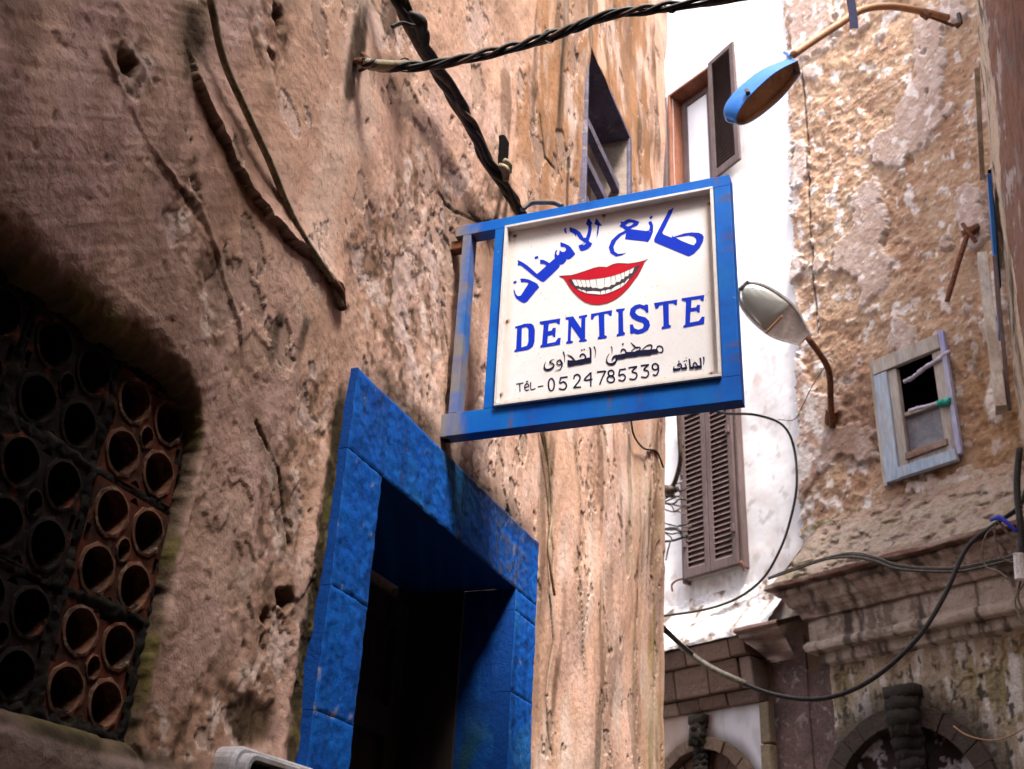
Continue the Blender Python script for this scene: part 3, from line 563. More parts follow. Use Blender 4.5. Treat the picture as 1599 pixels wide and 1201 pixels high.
# brown wall
uu = axis(-5.45, -3.05, lambda u: .010); vv = axis(4.15, 11.5, lambda z: .011 if z < 9 else .02); U5, V5 = np.meshgrid(uu, vv, indexing='ij')
def brown(U, V):
    n1 = fbm(U * 1.3, V * 1.1, 3, 170); n2 = fbm(U * 4, V * 4, 5, 172); n3 = fbm(U * 13, V * 13, 4, 176); n4 = fbm(U * 40, V * 40, 3, 179)
    rr = ridged(U * 6, V * 6, 5, 180)
    h = .03 * n1 + .016 * n2 + .008 * n3 + .003 * n4
    c = np.ones(U.shape + (3,)) * np.array([.40, .26, .17]); c = lerp(c, [.27, .15, .09], ss(0, .5, n2) * .7); c = lerp(c, [.46, .34, .25], ss(0, .5, n3 - n2 * .5) * .6)
    rough = ss(-.05, .25, fbm(U * 1.7, V * 1.5, 3, 190) + .25 * ss(6.6, 5, V)); h += rough * (.022 * (rr - .6)); c = lerp(c, [.34, .19, .12], rough * ss(.75, .45, rr) * .6)
    # smooth old render still stuck on: grey-mauve sheets with ragged edge
    pu = fbm(U * 1.5, V * 1.2, 4, 200) + .22 * n2 + .06 * n3
    def blob(px, py, ru, rz):
        u0, z0 = FU(px, py); return ss(1.15, .5, np.hypot((U - u0) / ru, (V - z0) / rz))
    add = .6 * blob(1260, 15, .30, .7) + .5 * blob(1505, 380, .25, .8) + .3 * blob(1240, 450, .16, 1.6) + .25 * blob(1420, 230, .3, .5) + .25 * blob(1330, 200, .2, .5)
    sheet = ss(.27, .295, pu + add)
    h = h * (1 - .75 * sheet) + .028 * sheet; c = lerp(c, [.40, .29, .245], sheet * .9); c = lerp(c, [.52, .42, .39], sheet * ss(0, .5, n2 + n3 * .5) * .6)
    edge = ss(.23, .275, pu + add) * ss(.33, .292, pu + add); c = lerp(c, [.62, .56, .53], edge * .6)
    # whitewash flecks
    fl = fbm(U * 7, V * 5, 5, 210); c = lerp(c, [.66, .60, .58], ss(.30, .44, fl + .12 * n1 + .22 * ss(-4.85, -5.15, U) + .06 * n4) * .85)
    sp = ss(.52, .6, fbm(U * 22, V * 15, 3, 212)); c = lerp(c, [.68, .62, .60], sp * .7); h += sp * .008
    # left edge strip
    le = ss(-4.93, -5.0, U + .03 * n2); c = lerp(c, [.55, .48, .46], le * ss(-.1, .25, fl + .25 * n3) * .75); c = lerp(c, [.30, .17, .12], le * ss(.1, .3, -fl) * .7)
    ck, _, _ = pdist(U, V, [FU(*p) for p in ((1255, 110), (1262, 230), (1266, 330), (1272, 440), (1278, 520))]); c = lerp(c, [.06, .035, .025], ss(.016, .004, ck + .008 * n3) * .85); h -= .02 * ss(.02, .0, ck + .008 * n3)
    # lower zone: damp, green, dark stains right of the little window
    st = fbm(U * 9, V * 1.5, 4, 220); rz_ = ss(-3.8, -3.6, U) * ss(6.0, 5.4, V) * ss(4.4, 4.8, V); c = lerp(c, [.10, .065, .035], rz_ * ss(.0, .35, st) * .8); c = lerp(c, [.28, .155, .065], rz_ * .5)
    lowz = ss(4.85, 4.65, V + .06 * n2); c = lerp(c, [.45, .40, .35], lowz * ss(-.3, .2, n3 + n2) * .8); c = lerp(c, [.22, .20, .07], lowz * ss(.15, .4, fbm(U * 5, V * 9, 3, 223)) * .6)
    c = lerp(c, [.22, .125, .085], ss(.95, .4, np.hypot((U - FU(1330, 640)[0]) / .35, (V - FU(1330, 640)[1]) / .8) + .3 * n2) * .7)
    wp, _, _ = pdist(U, V, [FU(1562, 430), FU(1560, 560), FU(1548, 630), FU(1555, 650)]); wm = ss(.07, .03, wp + .03 * n3); c = lerp(c, [.62, .55, .5], wm * .9); h += .01 * wm
    c = lerp(c, [.07, .04, .03], ss(.42, .6, fbm(U * 18, V * 14, 4, 230) - .3 * sheet) * .5)
    # hole round the small window
    c *= (1 + .12 * n4 + .1 * n3)[..., None]
    return h, c
h5, c5 = brown(U5, V5); edge_u = -5.07 - .055 * (8 - V5) + .05 * fbm(V5 * 2.5, V5 * 0 + 3, 4, 240) + .025 * fbm(U5 * 22, V5 * 22, 3, 241)
h5 = h5 + .012; k5 = (U5 > edge_u)[:-1, :-1] & ~((U5[:-1, :-1] > BW[0] + .05) & (U5[:-1, :-1] < BW[1] - .05) & (V5[:-1, :-1] > BW[2] + .05) & (V5[:-1, :-1] < BW[3] - .05))
grid('wall', farpts(U5, V5, h5), c5, M_farwall, brownb, k5)
def fbox(lo, hi): return lambda b=None: None
FQ = lambda p: FP(p[0], p[2], p[1])       # (u, out, z) -> world
MB().box((-9.5, -1.2, 0), (-8.15, -.02, 12.5), FQ).box((-8.2, -.9, 4.1), (-3.0, -.7, 12.5), FQ).build('outer_wall', M_plain, whiteb)
MB().box((-5.3, -.62, 0), (-2.9, -.5, 11.5), FQ).box((-5.3, -1.6, 11.5), (-2.9, 0.02, 11.7), FQ).build('outer_wall', M_plain, brownb)

# ---- lower shutters of the white building (closed, two leaves)
def louvre(name, parent, u0, u1, z0, z1, nsl, fn=FQ, out=.05, fr=.055, th=.035, panels=1, mid=None):
    root = bpy.data.objects.new(name, None); COL.objects.link(root); root.parent = parent; root.matrix_parent_inverse = Matrix.Translation(parent.location).inverted(); root.location = [float(q) for q in fn((u0, out, z0))]
    f = MB(); f.box((u0, out, z0), (u0 + fr, out + th, z1), fn).box((u1 - fr, out, z0), (u1, out + th, z1), fn).box((u0 + fr, out, z0), (u1 - fr, out + th, z0 + fr * 1.5), fn).box((u0 + fr, out, z1 - fr), (u1 - fr, out + th, z1), fn)
    def sub(mb, nm, m, bev=0):
        o = mb.build(nm, m, None, bevel=bev); o.parent = root; o.matrix_parent_inverse = Matrix.Translation(root.location).inverted(); return o
    sub(f, 'shutter_frame', M_shutter, .004)
    zz0, zz1 = z0 + fr * 1.5, z1 - fr; st = (zz1 - zz0) / nsl
    for i in range(nsl):
        zc = zz0 + st * (i + .5); hw = st * .52
        sub(MB().hexa([fn(p) for p in ((u0 + fr, out + th * .95, zc - hw), (u1 - fr, out + th * .95, zc - hw), (u1 - fr, out + th * .75, zc - hw + .007), (u0 + fr, out + th * .75, zc - hw + .007),
                                      (u0 + fr, out + .002, zc + hw * .7), (u1 - fr, out + .002, zc + hw * .7), (u1 - fr, out - .004, zc + hw * .7 + .007), (u0 + fr, out - .004, zc + hw * .7 + .007))]), 'slat', M_shutterslat)
    sub(MB().box((u0 + fr * .5, out + .001, z0 + fr), (u1 - fr * .5, out + .005, z1 - fr * .5), fn), 'shutter_back', M_shutter)
    return root
um = (SW[0] + SW[1]) / 2
louvre('shutter', whiteb, SW[0] + .01, um - .004, SW[2], SW[3], 30); louvre('shutter', whiteb, um + .004, SW[1] - .01, SW[2], SW[3], 30)
MB().box((SW[0] - .03, 0, SW[3] + .0), (SW[1] + .03, .05, SW[3] + .05), FQ).box((SW[0] - .03, -.02, SW[2] - .03), (SW[0], .06, SW[3]), FQ).box((SW[1], -.02, SW[2] - .03), (SW[1] + .03, .06, SW[3]), FQ).build('window_frame', M_shutter, whiteb, bevel=.004)
MB().box((SW[0], .012, SW[2]), (SW[1], .03, SW[3]), FQ).build('window_backing', mat('cream_backing', (.30, .24, .2), rough=.8, bump=.1), whiteb)
for u0, z0 in ((SW[0] + .02, SW[2] + .28), (SW[1] - .05, SW[2] + .28), (SW[1] - .06, SW[3] - .4), (SW[0] + .02, SW[3] - .35)):
    MB().box((u0, .085, z0), (u0 + .035, .11, z0 + .07), FQ).build('hinge', M_shutter, whiteb, bevel=.003)
for s_, u0 in ((-1, SW[0] - .02), (1, SW[1] + .01)):
    MB().tube([FP(u0 - .0, SW[2] + .02, .02), FP(u0 + .02 * s_, SW[2] + .0, .10), FP(u0 + .07 * s_, SW[2] - .04, .13), FP(u0 + .075 * s_, SW[2] - .10, .12)], .010, 6, 4).build('shutter_hook', M_rust, whiteb)
# ---- upper window: deep reddish reveal, pale pane, shutter opened to the right
uw0, uw1, uz0, uz1 = UW
MB().box((uw0 - .02, -.20, uz0), (uw0 + .012, .035, uz1 + .02), FQ).box((uw0 + .0125, -.20, uz1 - .012), (uw1, .035, uz1 + .018), FQ).box((uw1 - .03, -.20, uz0), (uw1 + .01, .03, uz1 - .013), FQ).box((uw0 - .02, -.2, uz0 - .05), (uw1, .05, uz0 - .002), FQ).build('window_frame', M_redframe, whiteb, bevel=.004)
MB().box((uw0 + .02, -.19, uz0), (uw0 + .09, -.15, uz1 - .02), FQ).box((uw1 - .22, -.19, uz0), (uw1 - .031, -.15, uz1 - .02), FQ).box((uw0 + .09, -.19, uz1 - .10), (uw1 - .22, -.15, uz1 - .02), FQ).build('window_sash', M_shutter, whiteb, bevel=.004)
MB().box((uw0 + .01, -.18, uz0), (uw1 - .2, -.172, uz1 - .03), FQ).build('window_pane', M_pane, whiteb)
ang = math.radians(7); hc, hsn = math.cos(ang), math.sin(ang)
def SQ(p): return FP(uw1 + .012 + p[0] * hc - p[1] * hsn, p[2], .04 + p[0] * hsn + p[1] * hc)
louvre('open_shutter', whiteb, 0.0, .40, uz0 + .06, uz1 + .02, 34, SQ, 0, .06, .03)
def SQ2(p): return FP(uw0 - .02 - p[1], p[2], .04 + p[0])
louvre('open_shutter', whiteb, 0, .30, uz0 + .06, uz1 - .0, 12, lambda p: FP(uw0 - .03 - p[0] * hc * .93, p[2], .03 + p[0] * .05 + p[1]), 0, .05, .03)

# ---- little window of the brown building: each board its own part
lw = bpy.data.objects.new('window', None); COL.objects.link(lw); lw.parent = brownb; lw.matrix_parent_inverse = Matrix.Translation(brownb.location).inverted(); lw.location = [float(q) for q in FP(BW[0], BW[2])]
def lwp(name, m, lo, hi, skew=(0, 0), bev=.004):
    f = lambda p: FP(p[0] + skew[0] * (p[2] - lo[2]), p[2] + skew[1] * (p[0] - lo[0]), p[1])
    o = MB().box(lo, hi, f).build(name, m, None, bevel=bev); o.parent = lw; o.matrix_parent_inverse = Matrix.Translation(lw.location).inverted(); return o
b0, b1, z0, z1 = BW
lwp('board', M_woodpale, (b0 - .035, .02, z0 - .02), (b0 - .002, .075, z1 + .05))
lwp('board', M_woodblue, (b0, .045, z0), (b0 + .115, .085, z1 - .10))
lwp('board', M_woodpale, (b0, .045, z1 - .095), (b1 - .03, .09, z1 + .03), (0, .01))
lwp('board', M_woodviolet, (b1 - .028, .05, z0 + .04), (b1 + .012, .09, z1 + .05), (.0, 0))
lwp('board', M_woodblue, (b0 + .118, .05, z0 - .0), (b1 - .03, .10, z0 + .085), (0, 0))
lwp('sash', M_woodpale, (b0 + .118, .02, z0 + .088), (b0 + .195, .07, z1 - .098))
lwp('sash', M_woodpale, (b1 - .115, .02, z0 + .088), (b1 - .030, .07, z1 - .098))
lwp('sash', M_woodpale, (b0 + .197, .02, z0 + .088), (b1 - .117, .065, z0 + .13))
lwp('rail', M_woodbrown, (b0 + .185, .055, z0 + .132), (b1 - .09, .088, z0 + .185), (0, .03))
lwp('rail', M_woodpale, (b0 + .197, .0, z0 + .50), (b1 - .117, .045, z0 + .535))
lwp('pane', M_screen, (b0 + .19, .005, z0 + .13), (b1 - .11, .012, z0 + .51), bev=0)
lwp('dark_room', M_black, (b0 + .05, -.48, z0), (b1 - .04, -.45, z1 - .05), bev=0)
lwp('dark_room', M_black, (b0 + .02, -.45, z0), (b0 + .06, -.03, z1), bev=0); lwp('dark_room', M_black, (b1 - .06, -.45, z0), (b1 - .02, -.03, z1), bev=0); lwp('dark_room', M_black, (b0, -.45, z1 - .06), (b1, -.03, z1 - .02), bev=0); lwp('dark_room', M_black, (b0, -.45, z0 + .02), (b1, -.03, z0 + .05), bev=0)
def cloth_roll(name, pts, r, m, seed, label, cat):
    b = MB(); P_ = smooth(pts, 10); rr = random.Random(seed); R_ = [r * (.85 + .3 * rr.random()) for _ in P_]; b.tube(P_, R_, 12, 0)
    b.v = [tuple(np.array(v) + .15 * r * np.array([rr.uniform(-1, 1), rr.uniform(-1, 1), rr.uniform(-1, 1)])) for v in b.v]
    return tag(b.build(name, m, None, True), label, cat)
cloth_roll('cloth_roll', [F(1412, 596, .07), F(1425, 590, .08), F(1445, 574, .08), F(1462, 564, .08), F(1478, 552, .08), F(1484, 549, .07)], .017, M_whitecloth, 4, 'rolled mauve and grey rag tucked under the top board of the small window', 'rag')
cloth_roll('cloth_roll', [F(1420, 642, .08), F(1435, 637, .09), F(1450, 634, .09), F(1468, 629, .09)], .014, M_whitecloth, 5, 'thin pale rag lying along the middle rail of the small window', 'rag')
cloth_roll('cloth_roll', [F(1466, 631, .10), F(1474, 628, .10), F(1484, 627, .10)], .026, M_teal, 6, 'bright teal green rag bunched at the right of the small window', 'rag')

# ---- mouldings of the brown building
def fz(x, y, off): return FU(x, y, off)[1]
def moulding(name, parent, prof, u_end, u_right, colf, m, step=.014, seed=0, ret=True, amp=.8):
    """prof: list of (out, z) top to bottom; runs from u_right to u_end and is mitred back to the wall at u_end"""
    pr = []
    for i in range(len(prof) - 1):
        n = max(1, int(math.hypot(prof[i + 1][0] - prof[i][0], prof[i + 1][1] - prof[i][1]) / .012))
        for k in range(n): t = k / n; pr.append((prof[i][0] + (prof[i + 1][0] - prof[i][0]) * t, prof[i][1] + (prof[i + 1][1] - prof[i][1]) * t))
    pr.append(prof[-1]); n = max(4, int((u_right - u_end) / step)); s = np.linspace(0, 1, n); A_, B_ = np.meshgrid(s, np.arange(len(pr)), indexing='ij')
    off = np.array([p[0] for p in pr])[B_]; z = np.array([p[1] for p in pr])[B_]
    ul = u_end - off; Uu = ul + (u_right - ul) * A_
    nz = fbm(Uu * 8, z * 8 + off * 8, 4, seed); n3 = fbm(Uu * 30, z * 30 + off * 20, 3, seed + 2); off2 = off + amp * (.008 * nz + .005 * n3) - amp * .012 * ss(.22, .4, fbm(Uu * 5 + seed, z * 9, 4, seed + 11)); z2 = z + .008 * fbm(Uu * 3, z * 2, 3, seed + 5)
    c = colf(Uu, z, off); grid(name, farpts(Uu, z2, off2), c, m, parent)
    if ret:
        n = 14; s = np.linspace(0, 1, n); A_, B_ = np.meshgrid(s, np.arange(len(pr)), indexing='ij'); off = np.array([p[0] for p in pr])[B_]; z = np.array([p[1] for p in pr])[B_]
        o2 = -.02 + (off + .02) * A_; Uu = u_end - off + .006 * fbm(o2 * 20, z * 12, 3, seed + 9); grid(name + '_return', farpts(Uu, z, o2), colf(Uu, z, off), m, parent)
XR = 1400
zc = lambda y, off: fz(XR, y, off)
def stonecol(dark):
    def f(Uu, z, off):
        n1 = fbm(Uu * 3, z * 3, 4, 260); n2 = fbm(Uu * 12, z * 2.2 + off * 3, 4, 262); n3 = fbm(Uu * 25, z * 25 + off * 12, 3, 264)
        c = np.ones(Uu.shape + (3,)) * np.array(dark); c = lerp(c, [.13, .085, .065], ss(.05, .4, n1 + n3 * .5) * .7); c = lerp(c, [.48, .38, .34], ss(.08, .35, n2 + .4 * n3) * .7); c = lerp(c, [.04, .026, .022], ss(.12, .4, fbm(Uu * 10, z * 1.5 + off * 4, 4, 267) ) * .8)
        return c
    return f
def washcol(Uu, z, off):
    n = fbm(Uu * 3, z * 7, 5, 270); n3 = fbm(Uu * 16, z * 22, 4, 272); c = np.ones(Uu.shape + (3,)) * np.array([.36, .28, .23]); c = lerp(c, [.22, .17, .09], ss(-.1, .5, n) * .6); c = lerp(c, [.36, .22, .15], ss(.14, .0, off) * .8); c = lerp(c, [.05, .04, .035], ss(.25, .5, fbm(Uu * 8, z * 14, 4, 274)) * .6); c = lerp(c, [.27, .18, .13], ss(.0, .5, -n + n3 * .5) * .7); c = lerp(c, [.48, .41, .37], ss(.0, .6, n3) * .45); c = lerp(c, [.12, .095, .07], ss(.35, .7, n3 - n) * .5); return c
    n = fbm(Uu * 5, z * 9, 4, 270); n3 = fbm(Uu * 20, z * 24, 3, 272); c = np.ones(Uu.shape + (3,)) * np.array([.44, .38, .34]); c = lerp(c, [.20, .17, .10], ss(0, .4, n)); c = lerp(c, [.23, .14, .10], ss(.1, .4, -n + n3 * .5)); c = lerp(c, [.6, .55, .52], ss(.2, .5, n3) * .7); c = lerp(c, [.06, .05, .04], ss(.35, .5, n3 - n) * .8); return c
zE = zc(871, .34)
uE = FU(1200, 915, .34)[0] + .34
moulding('ledge', brownb, [(.0, zc(775, .0)), (.10, zc(800, .10)), (.22, zc(835, .22)), (.335, zE + .035), (.345, zE + .02)], uE, -2.9, washcol, M_stone, seed=31, amp=2.0)
moulding('tile_edge', brownb, [(.31, zE + .052), (.358, zE + .040), (.368, zE), (.25, zE - .004)], uE, -2.9, lambda Uu, z, off: lerp(np.ones(Uu.shape + (3,)) * np.array([.13, .06, .045]), [.26, .19, .15], ss(-.1, .4, fbm(Uu * 6, z * 20, 4, 281))), M_stone, seed=33)
zt, zf0, zf1, zg, zh = zc(874, .32), zc(921, .17), zc(977, .15), zc(990, .17), zc(1017, .07)
moulding('cornice', brownb, [(.30, zE - .004), (.315, zE - .03), (.29, zE - .055), (.275, zE - .06), (.255, zE - .09), (.24, zE - .13), (.21, zE - .15), (.205, zE - .17), (.19, zE - .175), (.17, zE - .23), (.16, zf0 + .01), (.145, zf0)], uE, -2.9, stonecol([.34, .25, .21]), M_stone, seed=35)
moulding('frieze', brownb, [(.145, zf0), (.14, zf1 + .012), (.152, zf1 + .01), (.175, zf1 - .005), (.18, zf1 - .03), (.165, zg), (.10, zg - .006)], uE, -3.25, stonecol([.42, .34, .29]), M_stone, seed=37)
moulding('lower_band', brownb, [(.10, zg - .006), (.095, zh + .01), (.07, zh), (.05, zh - .012)], uE, -3.22, stonecol([.38, .31, .26]), M_stone, seed=39)
# lower wall with arch
AP = FU(1407, 1100, .05); ARu, ARz = AP[0] - .02, AP[1]; AR = .72
uu = axis(uE - .05, -3.15, lambda u: .009); vv = axis(2.1, zh - .0, lambda z: .009); U6, V6 = np.meshgrid(uu, vv, indexing='ij')
n1 = fbm(U6 * 2.2, V6 * 2, 4, 290); n2 = fbm(U6 * 7, V6 * 5, 4, 292); n3 = fbm(U6 * 22, V6 * 20, 3, 294); stv = fbm(U6 * 9, V6 * 1.4, 4, 296)
h6 = .05 + .012 * n1 + .008 * n2 + .004 * n3
c6 = np.ones(U6.shape + (3,)) * np.array([.34, .27, .20]); c6 = lerp(c6, [.21, .17, .075], ss(-.05, .35, n1) * .75); c6 = lerp(c6, [.58, .53, .52], ss(.10, .35, stv + .4 * n2) * .75); c6 = lerp(c6, [.10, .07, .045], ss(.12, .45, -stv + n3 * .4) * .8); c6 = lerp(c6, [.20, .12, .08], ss(.25, .0, (zh - V6) + .1 * n2) * .5); c6 = lerp(c6, [.03, .025, .02], ss(.36, .46, fbm(U6 * 16, V6 * 10, 3, 299)) * .85)
pt = ss(.22, .25, n1 + .5 * n2); h6 -= .014 * pt
rad = np.hypot(U6 - ARu, V6 - (ARz - AR)); inside = rad < AR * 1.0
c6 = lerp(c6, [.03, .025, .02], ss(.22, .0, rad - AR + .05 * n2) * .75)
k6 = ~((rad < AR - .06) & True)[:-1, :-1] & ~((np.abs(U6 - ARu) < AR - .06) & (V6 < ARz - AR))[:-1, :-1]
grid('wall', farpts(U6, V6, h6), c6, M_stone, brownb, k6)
MB().box((uE - .30, -.10, 0), (uE - .045, .02, zh), FQ).build('pilaster_side', mat('pilaster_red', (.13, .08, .075), (.08, .055, .05), scale=5, rough=.9, bump=.9, bscale=20, bdist=.02, c3=(.25, .2, .2)), brownb, bevel=.01)
MB().box((uE - .05, -.2, 0), (-3.1, .04, 2.15), FQ).build('base_wall', M_plain, brownb)
# archivolt voussoirs
def voussoirs(parent, uc_, zc_, r0, r1, o0, o1, n, a0, a1, m, name='voussoir', rnd=0):
    rr = random.Random(rnd)
    for i in range(n):
        t0 = a0 + (a1 - a0) * (i + .01) / n; t1 = a0 + (a1 - a0) * (i + .99) / n; b = MB(); ro = r1 + rr.uniform(-.006, .006); oo = o1 + rr.uniform(-.008, .008)
        k = 3; vs = []
        for j in range(k + 1):
            t = t0 + (t1 - t0) * j / k
            for r, o in ((r0, o0), (r0, oo), (ro, oo), (ro, o0)): vs.append(FP(uc_ + r * math.cos(t), zc_ + r * math.sin(t), o))
        fs = [(j * 4 + q, j * 4 + (q + 1) % 4, (j + 1) * 4 + (q + 1) % 4, (j + 1) * 4 + q) for j in range(k) for q in range(4)] + [(3, 2, 1, 0), (k * 4, k * 4 + 1, k * 4 + 2, k * 4 + 3)]
        b.add(vs, fs, (.045 + rr.random() * .012, .035, .028)); b.build(name, m, parent, bevel=.006)
czA = ARz - AR
voussoirs(brownb, ARu, czA, AR - .15, AR - .015, -.02, .085, 15, .0, math.pi, M_stone, rnd=2)
# tympanum plate with peeled white patches and a dark arched opening below it
uu = axis(ARu - AR + .1, ARu + AR - .1, lambda u: .012); vv = axis(2.1, ARz - .1, lambda z: .012); U7, V7 = np.meshgrid(uu, vv, indexing='ij'); n2 = fbm(U7 * 5, V7 * 5, 4, 310); n3 = fbm(U7 * 20, V7 * 18, 3, 312)
c7 = np.ones(U7.shape + (3,)) * np.array([.035, .024, .02]); wp_ = ss(.02, .07, n2 * .8 + .2 * n3 + .42 * ss(.14, .28, np.abs(U7 - ARu)) - .20); c7 = lerp(c7, [.50, .47, .52], wp_ * .9); c7 = lerp(c7, [.2, .16, .15], wp_ * ss(.1, .4, n3) * .6); c7 = lerp(c7, [.16, .05, .02], ss(.3, .45, n2 - n3 * .3) * .5)
r7 = np.hypot(U7 - ARu - .03, V7 - (ARz - AR - .10)); k7 = (r7 > AR - .34)[:-1, :-1]
grid('tympanum', farpts(U7, V7, -.04 + .01 * n2 + .012 * wp_), c7, M_stone, brownb, k7)
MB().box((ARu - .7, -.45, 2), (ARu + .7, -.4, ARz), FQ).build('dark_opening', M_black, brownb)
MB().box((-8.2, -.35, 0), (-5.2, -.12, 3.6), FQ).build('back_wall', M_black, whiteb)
def keystone(parent, u, z, w_, h_, o, m, seed):
    b = MB(); rr = random.Random(seed); out = []
    # carved bracket: stacked rolls tapering downward
    n = 9
    for i in range(n):
        t = i / (n - 1); zz_ = z - t * h_; ww = w_ * (1 - .25 * t); oo = o * (1 + .35 * math.sin(t * math.pi * 2.2)) ; b.tube([FP(u - ww / 2, zz_, oo * .6), FP(u, zz_, oo), FP(u + ww / 2, zz_, oo * .6)], h_ / n * .95, 8, 4, True, (.02, .015, .012))
    b.tube([FP(u - w_ * .3, z - h_ * .12, o * 1.3), FP(u - w_ * .3, z - h_ * .45, o * 1.45)], w_ * .13, 8, 0, True, (.035, .028, .02)); b.tube([FP(u + w_ * .3, z - h_ * .12, o * 1.3), FP(u + w_ * .3, z - h_ * .45, o * 1.45)], w_ * .13, 8, 0, True, (.035, .028, .02))
    b.v = [tuple(np.array(v) + .012 * np.array([rr.uniform(-1, 1) for _ in range(3)])) for v in b.v]
    b.box((u - w_ * .62, 0, z - .01), (u + w_ * .62, o * 1.3, z + .06), FQ, (.035, .028, .02)); return b.build('keystone', m, parent, True)
KU = FU(1407, 1080, .12); keystone(brownb, KU[0], KU[1] - .02, .20, .62, .12, M_stone, 3)

# ---- lower part of the white building
XW = 1110; zw = lambda y, off: fz(XW, y, off)
zE2 = zw(1000, .30); uR2 = FU(1222, 960, .1)[0]
def washwhite(Uu, z, off):
    n = fbm(Uu * 6, z * 8 + off * 8, 4, 320); c = np.ones(Uu.shape + (3,)) * np.array([.76, .73, .74]); c = lerp(c, [.45, .32, .25], ss(.05, .4, n) * .7); c = lerp(c, [.10, .07, .05], ss(.33, .45, n + .2 * fbm(Uu * 20, z * 20, 3, 322)) * .8); return c
n_ = 3
moulding('ledge', whiteb, [(-.02, zw(925, 0)), (.02, zw(945, .02)), (.06, zw(952, .06)), (.08, zw(962, .08)), (.27, zw(985, .27)), (.30, zE2 + .02), (.30, zE2)], -8.2, uR2, washwhite, M_stone, seed=41, ret=False)
rows = [(.30, .24, 1000, 1034), (.22, .18, 1035, 1085), (.16, .12, 1086, 1108)]
rr = random.Random(12)
def stone_course(parent, u0, u1, z_top, z_bot, out, cols, lw_=(.28, .5), m=M_stone):
    u = u0
    while u < u1 - .05:
        L_ = rr.uniform(*lw_); e = min(u + L_, u1); e = u1 if u1 - e < .12 else e; o_ = out + rr.uniform(-.025, .02); cc = np.array(cols[rr.randrange(len(cols))]) * rr.uniform(.7, 1.0)
        b = MB(); dz = rr.uniform(-.004, .004)
        b.hexa([FQ(p) for p in ((u + .004, -.05, z_bot + .004), (e - .004, -.05, z_bot + .004), (e - .004, o_ - .02, z_bot + .004 + dz), (u + .004, o_ - .02, z_bot + .004), (u + .004, -.05, z_top - .003), (e - .004, -.05, z_top - .003), (e - .004, o_ + .015, z_top - .003), (u + .004, o_ + .01, z_top - .003))], cc)
        o = b.build('stone', m, parent, bevel=.012); u = e
sc_ = [(.24, .155, .12), (.20, .125, .095), (.28, .20, .16), (.17, .11, .09)]
uPil = FU(1200, 1100, .05)[0]
z_a, z_b, z_c, z_d = zE2 - .002, zw(1034, .22), zw(1085, .16), zw(1108, .12)
stone_course(whiteb, -8.2, uPil - .03, z_a, z_b, .26, sc_); stone_course(whiteb, -8.2, uPil - .03, z_b, z_c, .20, sc_); stone_course(whiteb, -8.2, uPil - .03, z_c, z_d, .14, sc_, (.2, .35))
# moulded capital stone at the right end
moulding('capital', whiteb, [(.36, zE2 + .03), (.37, zE2 - .0), (.34, zE2 - .03), (.33, zE2 - .06), (.28, zE2 - .10), (.25, zE2 - .14), (.2, zE2 - .2), (.17, zE2 - .24)], FU(1165, 1000, .3)[0] + .3, FU(1222, 985, .3)[0], stonecol([.20, .12, .10]), M_stone, seed=47)
MB().box((-8.2, -.3, z_d), (-5.0, .0, zE2 + .1), FQ).build('core_wall', M_plain, whiteb)
uu = axis(-8.2, uPil - .06, lambda u: .02); vv = axis(1.5, z_d, lambda z: .02); U8, V8 = np.meshgrid(uu, vv, indexing='ij'); n2 = fbm(U8 * 5, V8 * 2, 4, 330)
AL = FU(1097, 1152, .06); ALr = .62; rl = np.hypot(U8 - AL[0], V8 - (AL[1] - ALr))
c8 = np.ones(U8.shape + (3,)) * np.array([.62, .60, .64]); c8 = lerp(c8, [.42, .28, .22], ss(-6.1, -6.35, U8 + .1 * n2) * .85); c8 = lerp(c8, [.4, .36, .36], ss(.1, .4, n2) * .5); c8 = lerp(c8, [.06, .04, .03], ss(.1, .0, rl - ALr + .03 * n2) * .6)
grid('wall', farpts(U8, V8, .06 + .008 * n2), c8, M_white, whiteb, (rl > ALr - .05)[:-1, :-1])
voussoirs(whiteb, AL[0], AL[1] - ALr, ALr - .10, ALr, .0, .11, 17, .0, math.pi, mat('arch_stone', (.15, .10, .07), (.10, .065, .05), scale=6, rough=.9, bump=.9, bscale=30, bdist=.01), rnd=8)
voussoirs(whiteb, AL[0], AL[1] - ALr, .12, ALr - .11, -.08, .03, 9, .0, math.pi, mat('arch_fan', (.13, .07, .05), (.09, .05, .04), scale=6, rough=.9, bump=.9, bscale=30, bdist=.01), 'fan_stone', rnd=9)
KL = FU(1087, 1128, .12); o = keystone(whiteb, KL[0], KL[1], .13, .42, .10, M_stone, 8)
stone_course(whiteb, uPil - .06, uPil + .03, z_d, z_d - .5, .10, [(.2, .15, .11)], (.09, .09)) if False else None
for i in range(5): MB().box((uPil - .06, -.05, z_d - .32 * (i + 1) + .006), (uPil + .035, .10 + .008 * (i % 2), z_d - .32 * i - .004), FQ, (.20, .15, .10)).build('quoin', M_stone, whiteb, bevel=.012)
MB().box((uPil + .036, -.1, 0), (uE - .28, .03, z_b + .12), FQ).build('side_wall', MATS['pilaster_red'], whiteb)

